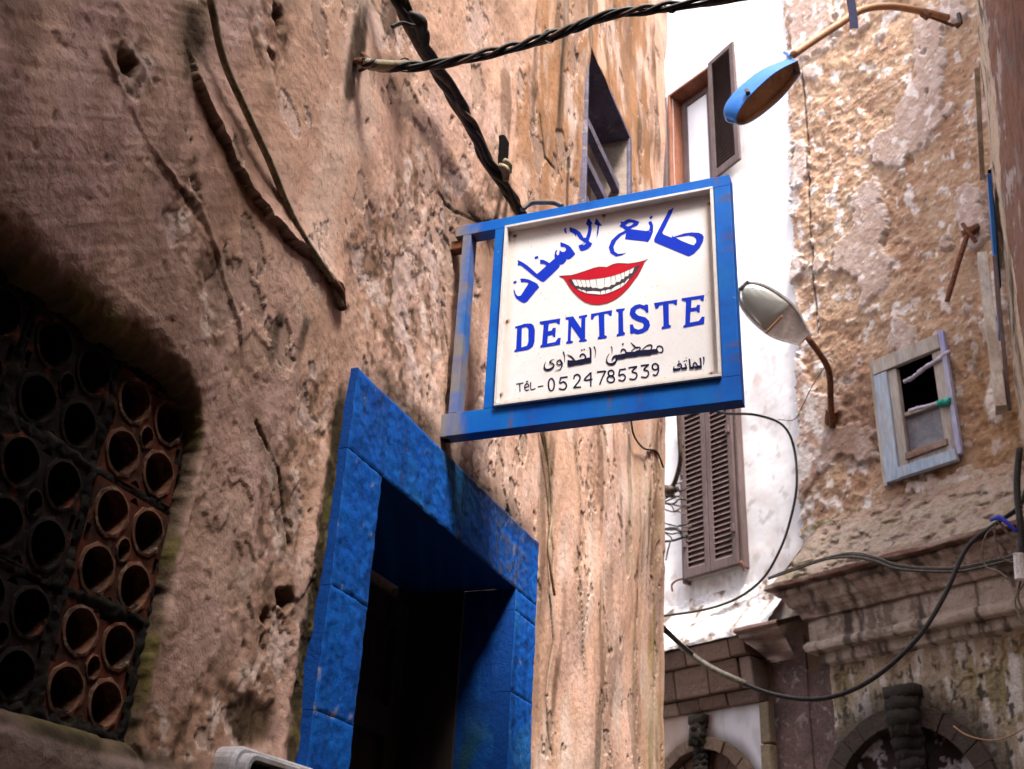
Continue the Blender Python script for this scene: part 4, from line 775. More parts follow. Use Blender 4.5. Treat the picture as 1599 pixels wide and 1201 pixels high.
# ================================================================== THE DENTIST SIGN
sign = thing('dentist_sign', 'blue framed white dentist sign with red lips, bracketed out from the pink wall', 'sign', (-DW, YS, 2.9))
sx0, sx1 = -DW, float(S(1148, 440)[0]); sz0, sz1 = float(S(683, 683)[2]), float((S(703, 360)[2] + S(1140, 268)[2]) / 2)
px0, px1 = float((S(778, 635)[0] + S(785, 358)[0]) / 2), float((S(1113, 292)[0] + S(1128, 590)[0]) / 2)
pz0, pz1 = float((S(778, 635)[2] + S(1128, 590)[2]) / 2), float((S(785, 358)[2] + S(1113, 292)[2]) / 2)
TK = .048
def signcol(P_):
    n = fbm(P_[..., 0] * 9, P_[..., 2] * 9 + P_[..., 1] * 12, 4, 350); n2 = fbm(P_[..., 0] * 40, P_[..., 2] * 40 + P_[..., 1] * 30, 3, 353)
    c = np.ones(P_.shape) * np.array([.001, .11, .50]); c = lerp(c, [.006, .15, .46], ss(-.1, .5, n) * .5)
    c = lerp(c, [.12, .06, .04], ss(.5, .6, fbm(P_[..., 0] * 25, P_[..., 2] * 25 + P_[..., 1] * 30, 4, 377)) * .7); c = lerp(c, [.002, .05, .30], ss(.1, .5, -n) * .5); tw = ss(sx0 + .09, sx0 + .01, P_[..., 0] + .05 * n - .02 * n2); c = lerp(c, [.27, .22, .15], tw * .9); c = lerp(c, [.13, .2, .25], tw * ss(.1, .4, n2) * .6); return c
def sbar(name, x0, x1, z0, z1, y0=0.0, y1=TK, m=M_signblue, colf=signcol):
    b = MB(); L_ = max(x1 - x0, z1 - z0); horiz = (x1 - x0) > (z1 - z0); n = max(2, int(L_ / .012)); vs = []
    for i in range(n):
        t = i / (n - 1)
        for a, yy_ in ((0, y0), (1, y0), (1, y1), (0, y1)):
            vs.append((x0 + (x1 - x0) * t, YS + yy_, z0 + (z1 - z0) * a) if horiz else (x0 + (x1 - x0) * a, YS + yy_, z0 + (z1 - z0) * t))
    fs = [(i * 4 + q, i * 4 + (q + 1) % 4, (i + 1) * 4 + (q + 1) % 4, (i + 1) * 4 + q) for i in range(n - 1) for q in range(4)] + [(3, 2, 1, 0), tuple((n - 1) * 4 + q for q in range(4))]
    b.add(vs, fs); cols = colf(np.array(vs)[None, :, :])[0]; b.c = [tuple(c) for c in cols]; return b.build(name, m, sign, bevel=.0015)
BW_ = .038
fx = .062                                              # inner post left edge comes from the photo's board edge
SB, ST = pz0 - .0005, pz1 + .0005
sbar('frame_bar', sx0 + .000, sx1, ST, sz1)
sbar('frame_bar', sx0 - .01, sx1, sz0, SB)
sbar('frame_bar', sx0 + .028, sx0 + .056, SB + .0004, ST - .0004)
sbar('frame_bar', px0 - .036, px0 - .002, SB + .0004, ST - .0004)
sbar('frame_bar', px1 + .002, sx1, SB + .0004, ST - .0004)
def trimbar(x0, x1, z0, z1): MB().box((x0, YS - .010, z0), (x1, YS + .022, z1)).build('trim', M_trim, sign, bevel=.001)
tr = .0085
trimbar(px0, px1, pz1 - tr, pz1); trimbar(px0, px1, pz0, pz0 + tr); trimbar(px0, px0 + tr, pz0 + tr + .0003, pz1 - tr - .0003); trimbar(px1 - tr, px1, pz0 + tr + .0003, pz1 - tr - .0003)
PY = .014                                              # board set back behind the trim
xs_ = np.linspace(px0 + tr * .5, px1 - tr * .5, 160); zs_ = np.linspace(pz0 + tr * .5, pz1 - tr * .5, 160); A_, B_ = np.meshgrid(xs_, zs_, indexing='ij')
n = fbm(A_ * 12, B_ * 12, 4, 360); n2 = fbm(A_ * 60, B_ * 50, 3, 362); cb = np.ones(A_.shape + (3,)) * np.array([.78, .765, .785]); cb = lerp(cb, [.72, .69, .69], ss(.1, .5, n) * .4)
ed = np.minimum(np.minimum(A_ - px0, px1 - A_), np.minimum(B_ - pz0, (pz1 - B_) * 2)); cb = lerp(cb, [.50, .38, .27], ss(.05, .008, ed + .012 * n) * .55); cb = lerp(cb, [.50, .36, .25], ss(.045, .01, (B_ - pz0) + .02 * n) * ss(-.1, .4, n + n2 * .4) * .5)
screws = [(783 + 22, 371), (828, 357), (944, 334), (1109, 316), (791, 505), (1110, 584), (787, 629), (952, 338), (787, 612), (793, 402)]
scr = [S(*p, dy=PY) for p in ((804, 369), (943, 337), (1108, 318), (792, 502), (1111, 584), (790, 630), (782, 617))]
for p in scr: d = np.hypot(A_ - p[0], (B_ - p[2])); cb = lerp(cb, [.30, .11, .05], ss(.011, .004, d + .003 * n2) * .8); cb = lerp(cb, [.45, .28, .18], ss(.006, .001, np.abs(A_ - p[0])) * ss(.05, .0, p[2] - B_) * ss(-.001, .004, p[2] - B_) * .4)
panel = grid('panel', np.stack([A_, np.full_like(A_, YS + PY), B_], -1), cb, M_signwhite, None); panel.parent = sign; panel.matrix_parent_inverse = Matrix.Translation(sign.location).inverted()
MB().box((px0, YS + PY + .002, pz0), (px1, YS + PY + .006, pz1)).build('panel_back', M_trim, sign)
for p in scr: MB().tube([(p[0], YS + PY - .0035, p[2]), (p[0], YS + PY + .001, p[2])], .0032, 8, 0).build('screw', M_rust, sign)
def crop(ox, oy, s): return lambda x, y, z: S(ox + x / s, oy + y / s, PY - .0008 - z)
KA, KB, KN, KH, KM, KG = crop(780, 300, 4.569), crop(780, 460, 4.569), crop(840, 530, 7.614), crop(1040, 545, 22.84), crop(870, 400, 11.03), crop(795, 375, 12.01)
def letter(loops, fn, m, z=0.0, name='letter'): return flat(loops, fn, z, m, name, panel)
# top arabic line
letter([[(1245, 108), (1228, 120), (1205, 130), (1195, 155), (1150, 240), (1112, 315), (1103, 338), (1106, 357), (1350, 458), (1385, 441), (1430, 395), (1452, 352), (1458, 320), (1445, 300), (1420, 290), (1370, 287), (1320, 294), (1237, 320), (1230, 300), (1229, 325), (1172, 303), (1162, 290), (1195, 222), (1230, 150)],
        [(1256, 324), (1300, 316), (1350, 309), (1385, 316), (1403, 335), (1402, 360), (1385, 379), (1350, 368), (1300, 348)]], KA, M_inkblue)
letter([[(1068, 182), (1085, 165), (1095, 177), (1078, 195)]], KA, M_inkblue)
letter([[(860, 210), (885, 212), (905, 198), (925, 192), (965, 200), (998, 212), (985, 237), (945, 255), (935, 264), (1048, 277), (1066, 272), (1074, 246), (1062, 222), (1065, 209), (1085, 208), (1097, 240), (1095, 285), (1075, 335), (1057, 357), (1040, 350), (895, 335), (903, 292), (870, 308), (832, 348), (813, 390), (820, 423), (845, 440), (880, 438), (908, 430), (875, 450), (832, 459), (792, 437), (779, 395), (798, 345), (848, 298), (900, 272), (880, 256), (855, 243), (868, 226)],
        [(898, 238), (925, 217), (945, 215), (958, 224), (935, 240), (915, 245)]], KA, M_inkblue)
letter([[(690, 185), (733, 241), (712, 240), (706, 290), (693, 335), (695, 285), (700, 240), (676, 226)]], KA, M_inkblue)
letter([[(630, 188), (641, 190), (666, 229), (655, 231), (658, 265), (650, 310), (636, 348), (662, 368), (650, 390), (625, 408), (590, 420), (575, 415), (562, 382), (590, 370), (607, 358), (572, 335), (548, 300), (546, 322), (535, 300), (500, 280), (500, 249), (545, 265), (575, 285), (600, 325), (616, 325), (630, 285), (634, 245), (616, 228)], [(590, 374), (612, 358), (618, 366), (600, 378)]], KA, M_inkblue)
letter([[(458, 265), (470, 256), (480, 262), (472, 270), (478, 280), (480, 300), (466, 288), (462, 276)]], KA, M_inkblue)
letter([[(960, 38), (1045, 65), (1120, 100), (1165, 145), (1240, 255), (1235, 272), (1160, 340), (1120, 362), (1080, 355), (1062, 400), (1020, 445), (980, 460), (950, 455), (945, 500), (905, 545), (675, 765), (640, 782), (600, 770), (440, 655), (250, 495), (205, 468), (158, 480), (168, 430), (158, 368), (270, 425), (350, 480), (525, 635), (700, 480), (665, 452), (620, 440), (580, 450), (585, 410), (575, 365), (640, 370), (700, 395), (755, 430), (855, 345), (848, 290), (862, 215), (892, 178), (905, 200), (885, 240), (895, 275), (912, 285), (932, 270), (940, 230), (950, 180), (968, 205), (1000, 222), (1040, 215), (1068, 185), (1062, 145), (1030, 125), (965, 125)]], KG, M_inkblue)
letter([[(478, 315), (540, 292), (553, 340), (482, 360)]], KG, M_inkblue)
letter([[(205, 725), (270, 718), (370, 738), (480, 790), (530, 820), (565, 885), (500, 955), (340, 1150), (290, 1178), (235, 1165), (140, 1100), (105, 1040), (85, 960), (88, 910), (105, 950), (125, 1010), (155, 1045), (200, 1048), (225, 1030), (365, 810), (330, 790), (270, 785), (222, 795), (220, 760)]], KG, M_inkblue)
letter([[(75, 780), (135, 758), (143, 795), (92, 820)]], KG, M_inkblue)
# DENTISTE
DEN = [[[(112, 228), (160, 215), (175, 208), (225, 206), (243, 220), (253, 255), (250, 335), (238, 372), (205, 393), (104, 411), (107, 399), (118, 390), (126, 240), (112, 241)], [(160, 238), (192, 230), (206, 245), (206, 335), (196, 364), (156, 377)]],
       [[(286, 193), (434, 169), (430, 213), (416, 209), (403, 197), (352, 208), (347, 262), (372, 256), (381, 238), (402, 236), (398, 305), (384, 302), (376, 287), (345, 294), (341, 349), (398, 338), (418, 309), (437, 309), (432, 357), (290, 380), (292, 364), (303, 356), (315, 214), (287, 209)]],
       [[(471, 163), (525, 155), (582, 240), (584, 170), (567, 167), (566, 153), (626, 142), (625, 157), (613, 165), (611, 316), (624, 323), (622, 333), (566, 338), (568, 328), (578, 320), (512, 225), (508, 328), (524, 334), (523, 345), (475, 352), (476, 340), (486, 330), (492, 180), (472, 178)]],
       [[(652, 138), (804, 110), (800, 153), (786, 151), (773, 134), (748, 138), (750, 290), (766, 296), (764, 310), (700, 320), (701, 306), (712, 298), (707, 145), (688, 149), (675, 160), (668, 179), (652, 179)]],
       [[(831, 105), (894, 97), (893, 110), (880, 119), (884, 263), (896, 274), (895, 288), (835, 300), (836, 285), (848, 277), (848, 127), (832, 120)]],
       [[(1060, 72), (1063, 128), (1048, 130), (1032, 106), (1002, 94), (975, 106), (968, 130), (990, 150), (1040, 162), (1068, 188), (1074, 222), (1060, 252), (1022, 275), (980, 283), (955, 274), (945, 281), (933, 276), (930, 214), (950, 212), (962, 240), (990, 251), (1020, 241), (1030, 217), (1020, 199), (982, 188), (945, 167), (928, 137), (935, 100), (965, 76), (1000, 67), (1030, 78), (1045, 70)]],
       [[(1102, 60), (1269, 35), (1265, 77), (1252, 75), (1240, 61), (1207, 64), (1209, 214), (1223, 222), (1222, 235), (1156, 248), (1157, 232), (1170, 224), (1166, 72), (1142, 77), (1130, 100), (1113, 101)]],
       [[(1299, 27), (1462, 2), (1456, 49), (1441, 46), (1430, 30), (1370, 38), (1367, 96), (1402, 90), (1412, 72), (1431, 74), (1428, 130), (1415, 128), (1404, 115), (1363, 122), (1359, 200), (1422, 188), (1444, 157), (1463, 158), (1460, 209), (1311, 237), (1312, 222), (1325, 214), (1330, 48), (1301, 42)]]]
for l in DEN: letter(l, KB, M_inkblue)
def strokes(fn, items, wd, m, name='letter'):
    b = MB(); z = 0
    for it in items:
        pts, w_ = (it if isinstance(it, tuple) and isinstance(it[0], list) else (it, wd)); ribbon(b, pts, w_, fn, z, 5); z += .00012
    return b.build(name, m, panel)
def ell(cx_, cy_, rx, ry, n=12, tilt=0): return [(cx_ + rx * math.cos(q), cy_ + ry * math.sin(q)) for q in [2 * math.pi * i / n for i in range(n + 1)]]
for it in ([[(120, 639), (169, 631)], [(144, 637), (146, 692)]], [[(181, 663), (207, 655), (205, 641), (193, 636), (181, 650), (180, 672), (191, 684), (209, 679)], [(190, 624), (204, 617)]], [[(222, 626), (225, 677), (256, 671)]]): strokes(KB, it, 8, M_inknavy)
strokes(KB, [[(275, 657), (312, 651)]], 7, M_inknavy)
DIG = [[ell(370, 643, 21, 44)], [[(485, 587), (436, 594)], [(436, 594), (431, 632), (455, 622), (474, 636), (476, 660), (456, 678), (426, 672)]], [[(530, 600), (537, 578), (558, 571), (573, 584), (570, 612), (530, 664)], [(527, 665), (580, 660)]], [[(648, 560), (605, 610), (662, 604)], [(652, 556), (651, 655)]],
       [[(697, 553), (757, 546)], [(757, 546), (735, 590), (715, 642)]], [ell(796, 560, 20, 20), ell(794, 605, 26, 23)], [[(900, 530), (858, 537)], [(858, 537), (853, 577), (876, 568), (896, 582), (893, 604), (875, 616), (850, 609)]], [[(922, 523), (980, 513)], [(980, 513), (946, 549), (974, 560), (980, 582), (962, 605), (928, 602)]],
       [[(1010, 508), (1064, 500)], [(1064, 500), (1030, 535), (1057, 545), (1063, 567), (1047, 590), (1011, 588)]], [ell(1111, 515, 21, 22), [(1133, 505), (1134, 545), (1118, 575), (1095, 572)]]]
for it in DIG: strokes(KB, it, 11, M_inknavy)
# name line
strokes(KN, [([(1412, 118), (1420, 90), (1445, 78), (1475, 92), (1486, 125), (1475, 152), (1448, 155)], 16), ([(1105, 38), (1140, 75), (1175, 100), (1205, 92), (1215, 112), (1190, 140)], [8, 18, 16, 14, 14, 10]), ([(1110, 140), (1150, 105), (1185, 88)], 10), ([(1240, 125), (1285, 82), (1330, 64), (1354, 80), (1342, 125)], [10, 12, 15, 18, 18]), ([(988, 150), (998, 122), (1022, 116), (1045, 140), (1042, 172)], 16), ([(850, 168), (822, 215), (818, 262), (845, 292), (890, 290), (925, 262), (935, 225)], [7, 10, 16, 24, 28, 24, 20]), ([(935, 190), (900, 210), (880, 245)], [22, 24, 12]), ([(872, 86), (884, 120), (880, 165)], [14, 9, 5])], 12, M_inknavy)
letter([[(910, 190), (1035, 166), (1050, 150), (1150, 145), (1175, 130), (1310, 122), (1415, 112), (1445, 160), (1355, 168), (1340, 184), (1195, 190), (1175, 201), (1045, 212), (1025, 226), (935, 236)]], KN, M_inknavy, .0012); letter([[(995, 56), (1010, 42), (1024, 54), (1010, 69)]], KN, M_inknavy)
strokes(KN, [([(668, 88), (684, 140), (678, 218)], [18, 12, 6]), ([(612, 95), (626, 130), (626, 270)], [16, 22, 22]), ([(500, 208), (515, 182), (542, 176), (566, 205), (560, 236)], 20), ([(352, 182), (400, 208), (440, 255)], [10, 20, 18]), ([(303, 148), (316, 200), (318, 266)], [18, 10, 6]), ([(262, 240), (232, 262), (226, 288), (250, 302), (280, 285), (262, 240), (288, 280), (284, 320), (255, 360), (202, 368)], [12, 14, 14, 14, 16, 12, 16, 14, 12, 5]), ([(192, 236), (155, 252), (142, 275), (180, 290), (188, 318), (150, 352), (105, 362), (78, 340), (78, 305), (92, 265)], [6, 14, 16, 16, 18, 24, 26, 18, 12, 5])], 12, M_inknavy)
letter([[(352, 245), (440, 252), (490, 240), (560, 225), (600, 215), (636, 215), (634, 270), (545, 285), (530, 293), (450, 301), (370, 322), (352, 300)]], KN, M_inknavy, .0012)
letter([[(508, 128), (522, 115), (534, 127), (520, 140)]], KN, M_inknavy); letter([[(537, 121), (550, 108), (562, 120), (550, 133)]], KN, M_inknavy)
# telephone word
strokes(KH, [([(1340, 290), (1352, 400), (1335, 568)], [60, 50, 25]), ([(1215, 320), (1240, 450), (1250, 690)], [60, 60, 62]), ([(830, 360), (845, 500), (868, 715)], [58, 60, 60]), ([(965, 600), (985, 525), (1035, 480), (1085, 530), (1112, 600)], [40, 50, 40, 45, 50]), ([(405, 605), (430, 550), (490, 520), (545, 570), (560, 680)], [30, 45, 50, 50, 50]), ([(405, 600), (470, 615), (530, 660)], [25, 30, 30])], 30, M_inknavy)
letter([[(842, 722), (980, 716), (1005, 665), (1045, 715), (1120, 722), (1125, 692), (1268, 684), (1262, 580), (1110, 585), (1080, 620), (1040, 600), (960, 612), (860, 640)]], KH, M_inknavy, .0012)
letter([[(548, 745), (760, 715), (752, 650), (710, 545), (685, 505), (660, 545), (705, 640), (590, 660), (545, 700)]], KH, M_inknavy, .0011); letter([[(240, 755), (262, 640), (310, 600), (292, 685), (400, 692), (540, 660), (505, 750), (400, 785), (285, 797)]], KH, M_inknavy, .0009)
for q in ((650, 437), (722, 415), (458, 442)): letter([[(q[0] - 34, q[1] + 2), (q[0], q[1] - 34), (q[0] + 34, q[1] - 2), (q[0], q[1] + 34)]], KH, M_inknavy)
# mouth
LIP = [(35, 342), (120, 338), (250, 328), (330, 308), (480, 258), (640, 202), (730, 185), (800, 187), (855, 192), (900, 168), (965, 138), (1040, 122), (1120, 124), (1230, 130), (1340, 115), (1450, 92), (1510, 75), (1565, 42), (1505, 92), (1470, 180), (1400, 310), (1320, 420), (1230, 540), (1130, 640), (1020, 730), (880, 800), (730, 835), (600, 830), (480, 790), (370, 710), (280, 620), (200, 510), (120, 385)]
INN = [(188, 402), (250, 396), (420, 405), (520, 408), (640, 396), (820, 370), (960, 338), (1100, 295), (1250, 228), (1435, 145), (1400, 215), (1310, 330), (1240, 415), (1160, 500), (1070, 570), (950, 620), (840, 655), (700, 672), (560, 660), (430, 620), (330, 565), (240, 480)]
letter([LIP, INN], KM, M_red, 0, 'lips'); letter([INN], KM, M_mouthdark, -.0002, 'mouth')
UPT = [(250, 403), (325, 404), (400, 406), (485, 408), (555, 405), (668, 392), (822, 371), (925, 350), (995, 328), (1095, 292), (1160, 268), (1255, 228), (1335, 190)]
LOT = [(290, 490), (368, 520), (440, 530), (505, 532), (575, 530), (690, 560), (810, 545), (930, 508), (1015, 462), (1105, 410), (1165, 365), (1240, 315), (1310, 262)]
for i in range(len(UPT) - 1):
    (ax, ay), (bx, by) = UPT[i], UPT[i + 1]; (cx_, cy_), (dx, dy) = LOT[i], LOT[i + 1]; a = 5
    poly = [(ax + a, ay + 3), (bx - a, by + 3), (dx - a * .4, dy - 12), (dx - (dx - cx_) * .3, (cy_ + dy) / 2 + (6 if i != 4 else -4)), (cx_ + (dx - cx_) * .3, (cy_ + dy) / 2 + 6), (cx_ + a * .4, cy_ - 12)]; letter([poly], KM, M_tooth, .0003, 'tooth')
UP2 = [(345, 565), (420, 580), (505, 605), (745, 608), (832, 588), (925, 572), (1085, 485), (1160, 455), (1238, 380)]; LO2 = [(335, 568), (430, 618), (510, 648), (748, 668), (838, 654), (935, 622), (1100, 545), (1170, 488), (1240, 408)]
for i in range(8):
    (ax, ay), (bx, by) = UP2[i], UP2[i + 1]; (cx_, cy_), (dx, dy) = LO2[i], LO2[i + 1]; letter([[(ax + 5, ay + 4), ((ax + bx) / 2, (ay + by) / 2 - 6), (bx - 5, by + 4), (dx - 4, dy - 6), (cx_ + 4, cy_ - 6)]], KM, M_tooth, .0003, 'tooth')
b = MB(); ribbon(b, LIP + [LIP[0]], 9, KM, .0004, 1); b.build('lip_outline', M_outline, panel)
b = MB(); ribbon(b, INN + [INN[0]], 7, KM, .0005, 1); b.build('lip_outline', M_outline, panel)
# wall fixings of the sign
for z in (sz0 + .02, sz1 - .06): MB().box((sx0 - .05, YS + .01, z - .02), (sx0 + .03, YS + .045, z + .015)).build('wall_fixing', M_rust, sign, bevel=.004)
MB().tube([S(815, 328, .02), S(828, 318, .03), S(845, 316, .03), S(866, 317, .02), S(878, 322, .02)], .0085, 8, 5).build('wire', M_cablegrey, None, True)
tag(bpy.data.objects['wire'], 'short grey cable looped over the top bar of the dentist sign', 'cable')

# ================================================================== CABLES ON THE LEFT WALL
def twisted(paths, r, amp, turns, n, m, name, parent):
    P_ = smooth(paths, 14); N_ = len(P_)
    for k in range(n):
        b = MB(); pts = []
        for i, p in enumerate(P_):
            t = P_[min(i + 1, N_ - 1)] - P_[max(i - 1, 0)]; t /= np.linalg.norm(t); a = np.cross(t, [0, 0, 1]); a /= np.linalg.norm(a); c = np.cross(a, t); q = 2 * math.pi * (k / n + turns * i / N_) + .5 * math.sin(i * .3 + k); am = amp * (1 + .35 * math.sin(i * .17 + k * 2))
            pts.append(p + am * (math.cos(q) * a + math.sin(q) * c))
        b.tube(pts, r * (1 + .15 * math.sin(k * 3)), 7, 0); b.build(name, m[k % len(m)], parent, True)
tg = thing('cable_bundle', 'thick black cable bundle running diagonally down the pink wall to the sign', 'cable', W(620, 0, .05))
twisted([W(600, -60, .05), W(632, 20, .06), W(668, 85, .055), W(700, 135, .05), W(728, 185, .05), W(752, 232, .055), W(775, 272, .06), W(800, 310, .06), W(820, 345, .06)], .011, .012, 1.1, 5, [M_cable, M_cable, M_cable2], 'strand', tg)
for px, py, s in ((640, 45, .045), (648, 60, .03), (776, 272, .03), (782, 262, .022)):
    p = W(px, py, .065); rr2 = random.Random(px)
    MB().tube([p + np.array([.02, -s, .01]), p + np.array([.03, 0, s * .3]), p + np.array([.02, s, -.01])], [.010, s * .55, .012], 8, 5).build('clamp', M_cable if py < 200 else M_conduit, tg, True)
MB().tube([W(612, 42, .05), W(628, 36, .07), W(645, 40, .09), W(656, 30, .07)], .006, 6, 4).build('tie_wire', M_cable, tg)
MB().box((-DW - .05, W(780, 235)[1] - .03, W(780, 235)[2] - .10), (-DW + .03, W(780, 235)[1] + .025, W(780, 235)[2] + .05)).build('wooden_peg', M_black, tg, bevel=.01)
sp = thing('overhead_cable', 'twisted black cable strung from the pink wall across the top of the alley', 'cable', W(560, 100, .02))
pA = W(566, 98, .03); L0 = np.linalg.norm(pA - CAM)
path = [AT(px, py, L0 + (px - 566) / 590 * .15) for px, py in ((600, 103), (680, 99), (790, 78), (870, 53), (950, 22), (1040, 12), (1160, -6), (1260, -24))]
twisted([pA] + path, .0062, .0095, 5.5, 4, [M_cable, M_cable2, M_cable], 'strand', sp)
MB().tube([pA, path[0], AT(640, 101, L0 + .02)], [.014, .017, .011], 10, 8).build('binding', M_conduit, sp, True)
MB().tube([W(552, 98, -.02), W(560, 95, .02), pA], .009, 8, 4).build('wall_hook', M_rust, sp)
MB().tube([W(566, 84, .0), W(574, 92, .035), W(572, 104, .035), W(562, 110, .0)], .006, 8, 5).build('wall_hook', M_rust, sp)
for px, py in ((632, 101), (857, 57), (1047, 10)):
    p = AT(px, py, L0 + (px - 566) / 590 * .15); MB().tube([p + .024 * np.array([0, math.cos(q) * .4, math.sin(q)]) + .022 * np.array([math.cos(q), 0, 0]) * .6 for q in np.linspace(0, 2 * math.pi, 12)], .0025, 5, 0).build('cable_tie', M_cable, sp)
c = MB().tube([W(325, -30, .04), W(332, 15, .035), W(350, 95, .03), W(385, 175, .028), W(420, 250, .028), W(455, 335, .025), W(490, 395, .025), W(520, 440, .02), W(533, 478, .015)], .0085, 10, 8).build('wall_conduit', M_conduit, None, True)
tag(c, 'old olive grey conduit hanging loose over the plaster lip on the left wall', 'conduit')
MB().tube([W(518, 438, .02), W(530, 455, .022), W(535, 482, .008)], .011, 8, 4).build('end_sleeve', M_rust, c)

# ------------------------------------------------------------------ grey box at the bottom
bx = thing('wall_box', 'weathered pale plastic box with dark slatted front at the foot of the pink wall', 'fixture', W(390, 1190, .0))
by0, by1, bz1, bo = W(386, 1172, .06)[1], W(460, 1200, .06)[1], W(386, 1172, .06)[2], .06
ya = by0
body = MB(); prof = []
def rrect(y0, y1, z0, z1, r, n=5):
    out = []
    for cy_, cz_, a in ((y1 - r, z1 - r, 0), (y0 + r, z1 - r, 90), (y0 + r, z0 + r, 180), (y1 - r, z0 + r, 270)):
        for i in range(n + 1): q = math.radians(a + 90 * i / n); out.append((cy_ + r * math.cos(q), cz_ + r * math.sin(q)))
    return out
def rbox(layers, name, m, cap0=True, cap1=True):
    b = MB(); n = None; vs = []
    for x, (y0, y1, z0, z1, r) in layers:
        rr_ = rrect(y0, y1, z0, z1, r); n = len(rr_); vs += [(x, y, z) for y, z in rr_]
    fs = [(i * n + k, i * n + (k + 1) % n, (i + 1) * n + (k + 1) % n, (i + 1) * n + k) for i in range(len(layers) - 1) for k in range(n)]
    if cap0: fs.append(tuple(range(n))[::-1])
    if cap1: fs.append(tuple((len(layers) - 1) * n + k for k in range(n)))
    b.add(vs, fs); return b.build(name, m, bx)
Y0, Y1, Z1, Z0 = ya, ya + .30, bz1, bz1 - .42
rbox([(-DW - .03, (Y0 - .012, Y1 + .012, Z0 - .012, Z1 + .012, .035)), (-DW + .035, (Y0 - .012, Y1 + .012, Z0 - .012, Z1 + .012, .035)), (-DW + .042, (Y0 - .006, Y1 + .006, Z0 - .006, Z1 + .006, .03))], 'back_plate', M_pvc)
rbox([(-DW + .04, (Y0, Y1, Z0, Z1, .03)), (-DW + bo, (Y0, Y1, Z0, Z1, .03)), (-DW + bo + .004, (Y0 + .004, Y1 - .004, Z0 + .004, Z1 - .004, .028)), (-DW + bo + .004, (Y0 + .012, Y1 - .012, Z0 + .012, Z1 - .012, .022)), (-DW + bo - .022, (Y0 + .014, Y1 - .014, Z0 + .014, Z1 - .014, .02))], 'body', M_pvc)
rbox([(-DW + bo - .021, (Y0 + .0145, Y1 - .0145, Z0 + .0145, Z1 - .0145, .02)), (-DW + bo - .018, (Y0 + .0145, Y1 - .0145, Z0 + .0145, Z1 - .0145, .02))], 'front_panel', M_black)
for i in range(9): MB().box((-DW + bo - .017, Y0 + .02, Z1 - .045 - .04 * i), (-DW + bo - .004, Y1 - .02, Z1 - .035 - .04 * i)).build('slat', M_doorwood, bx)

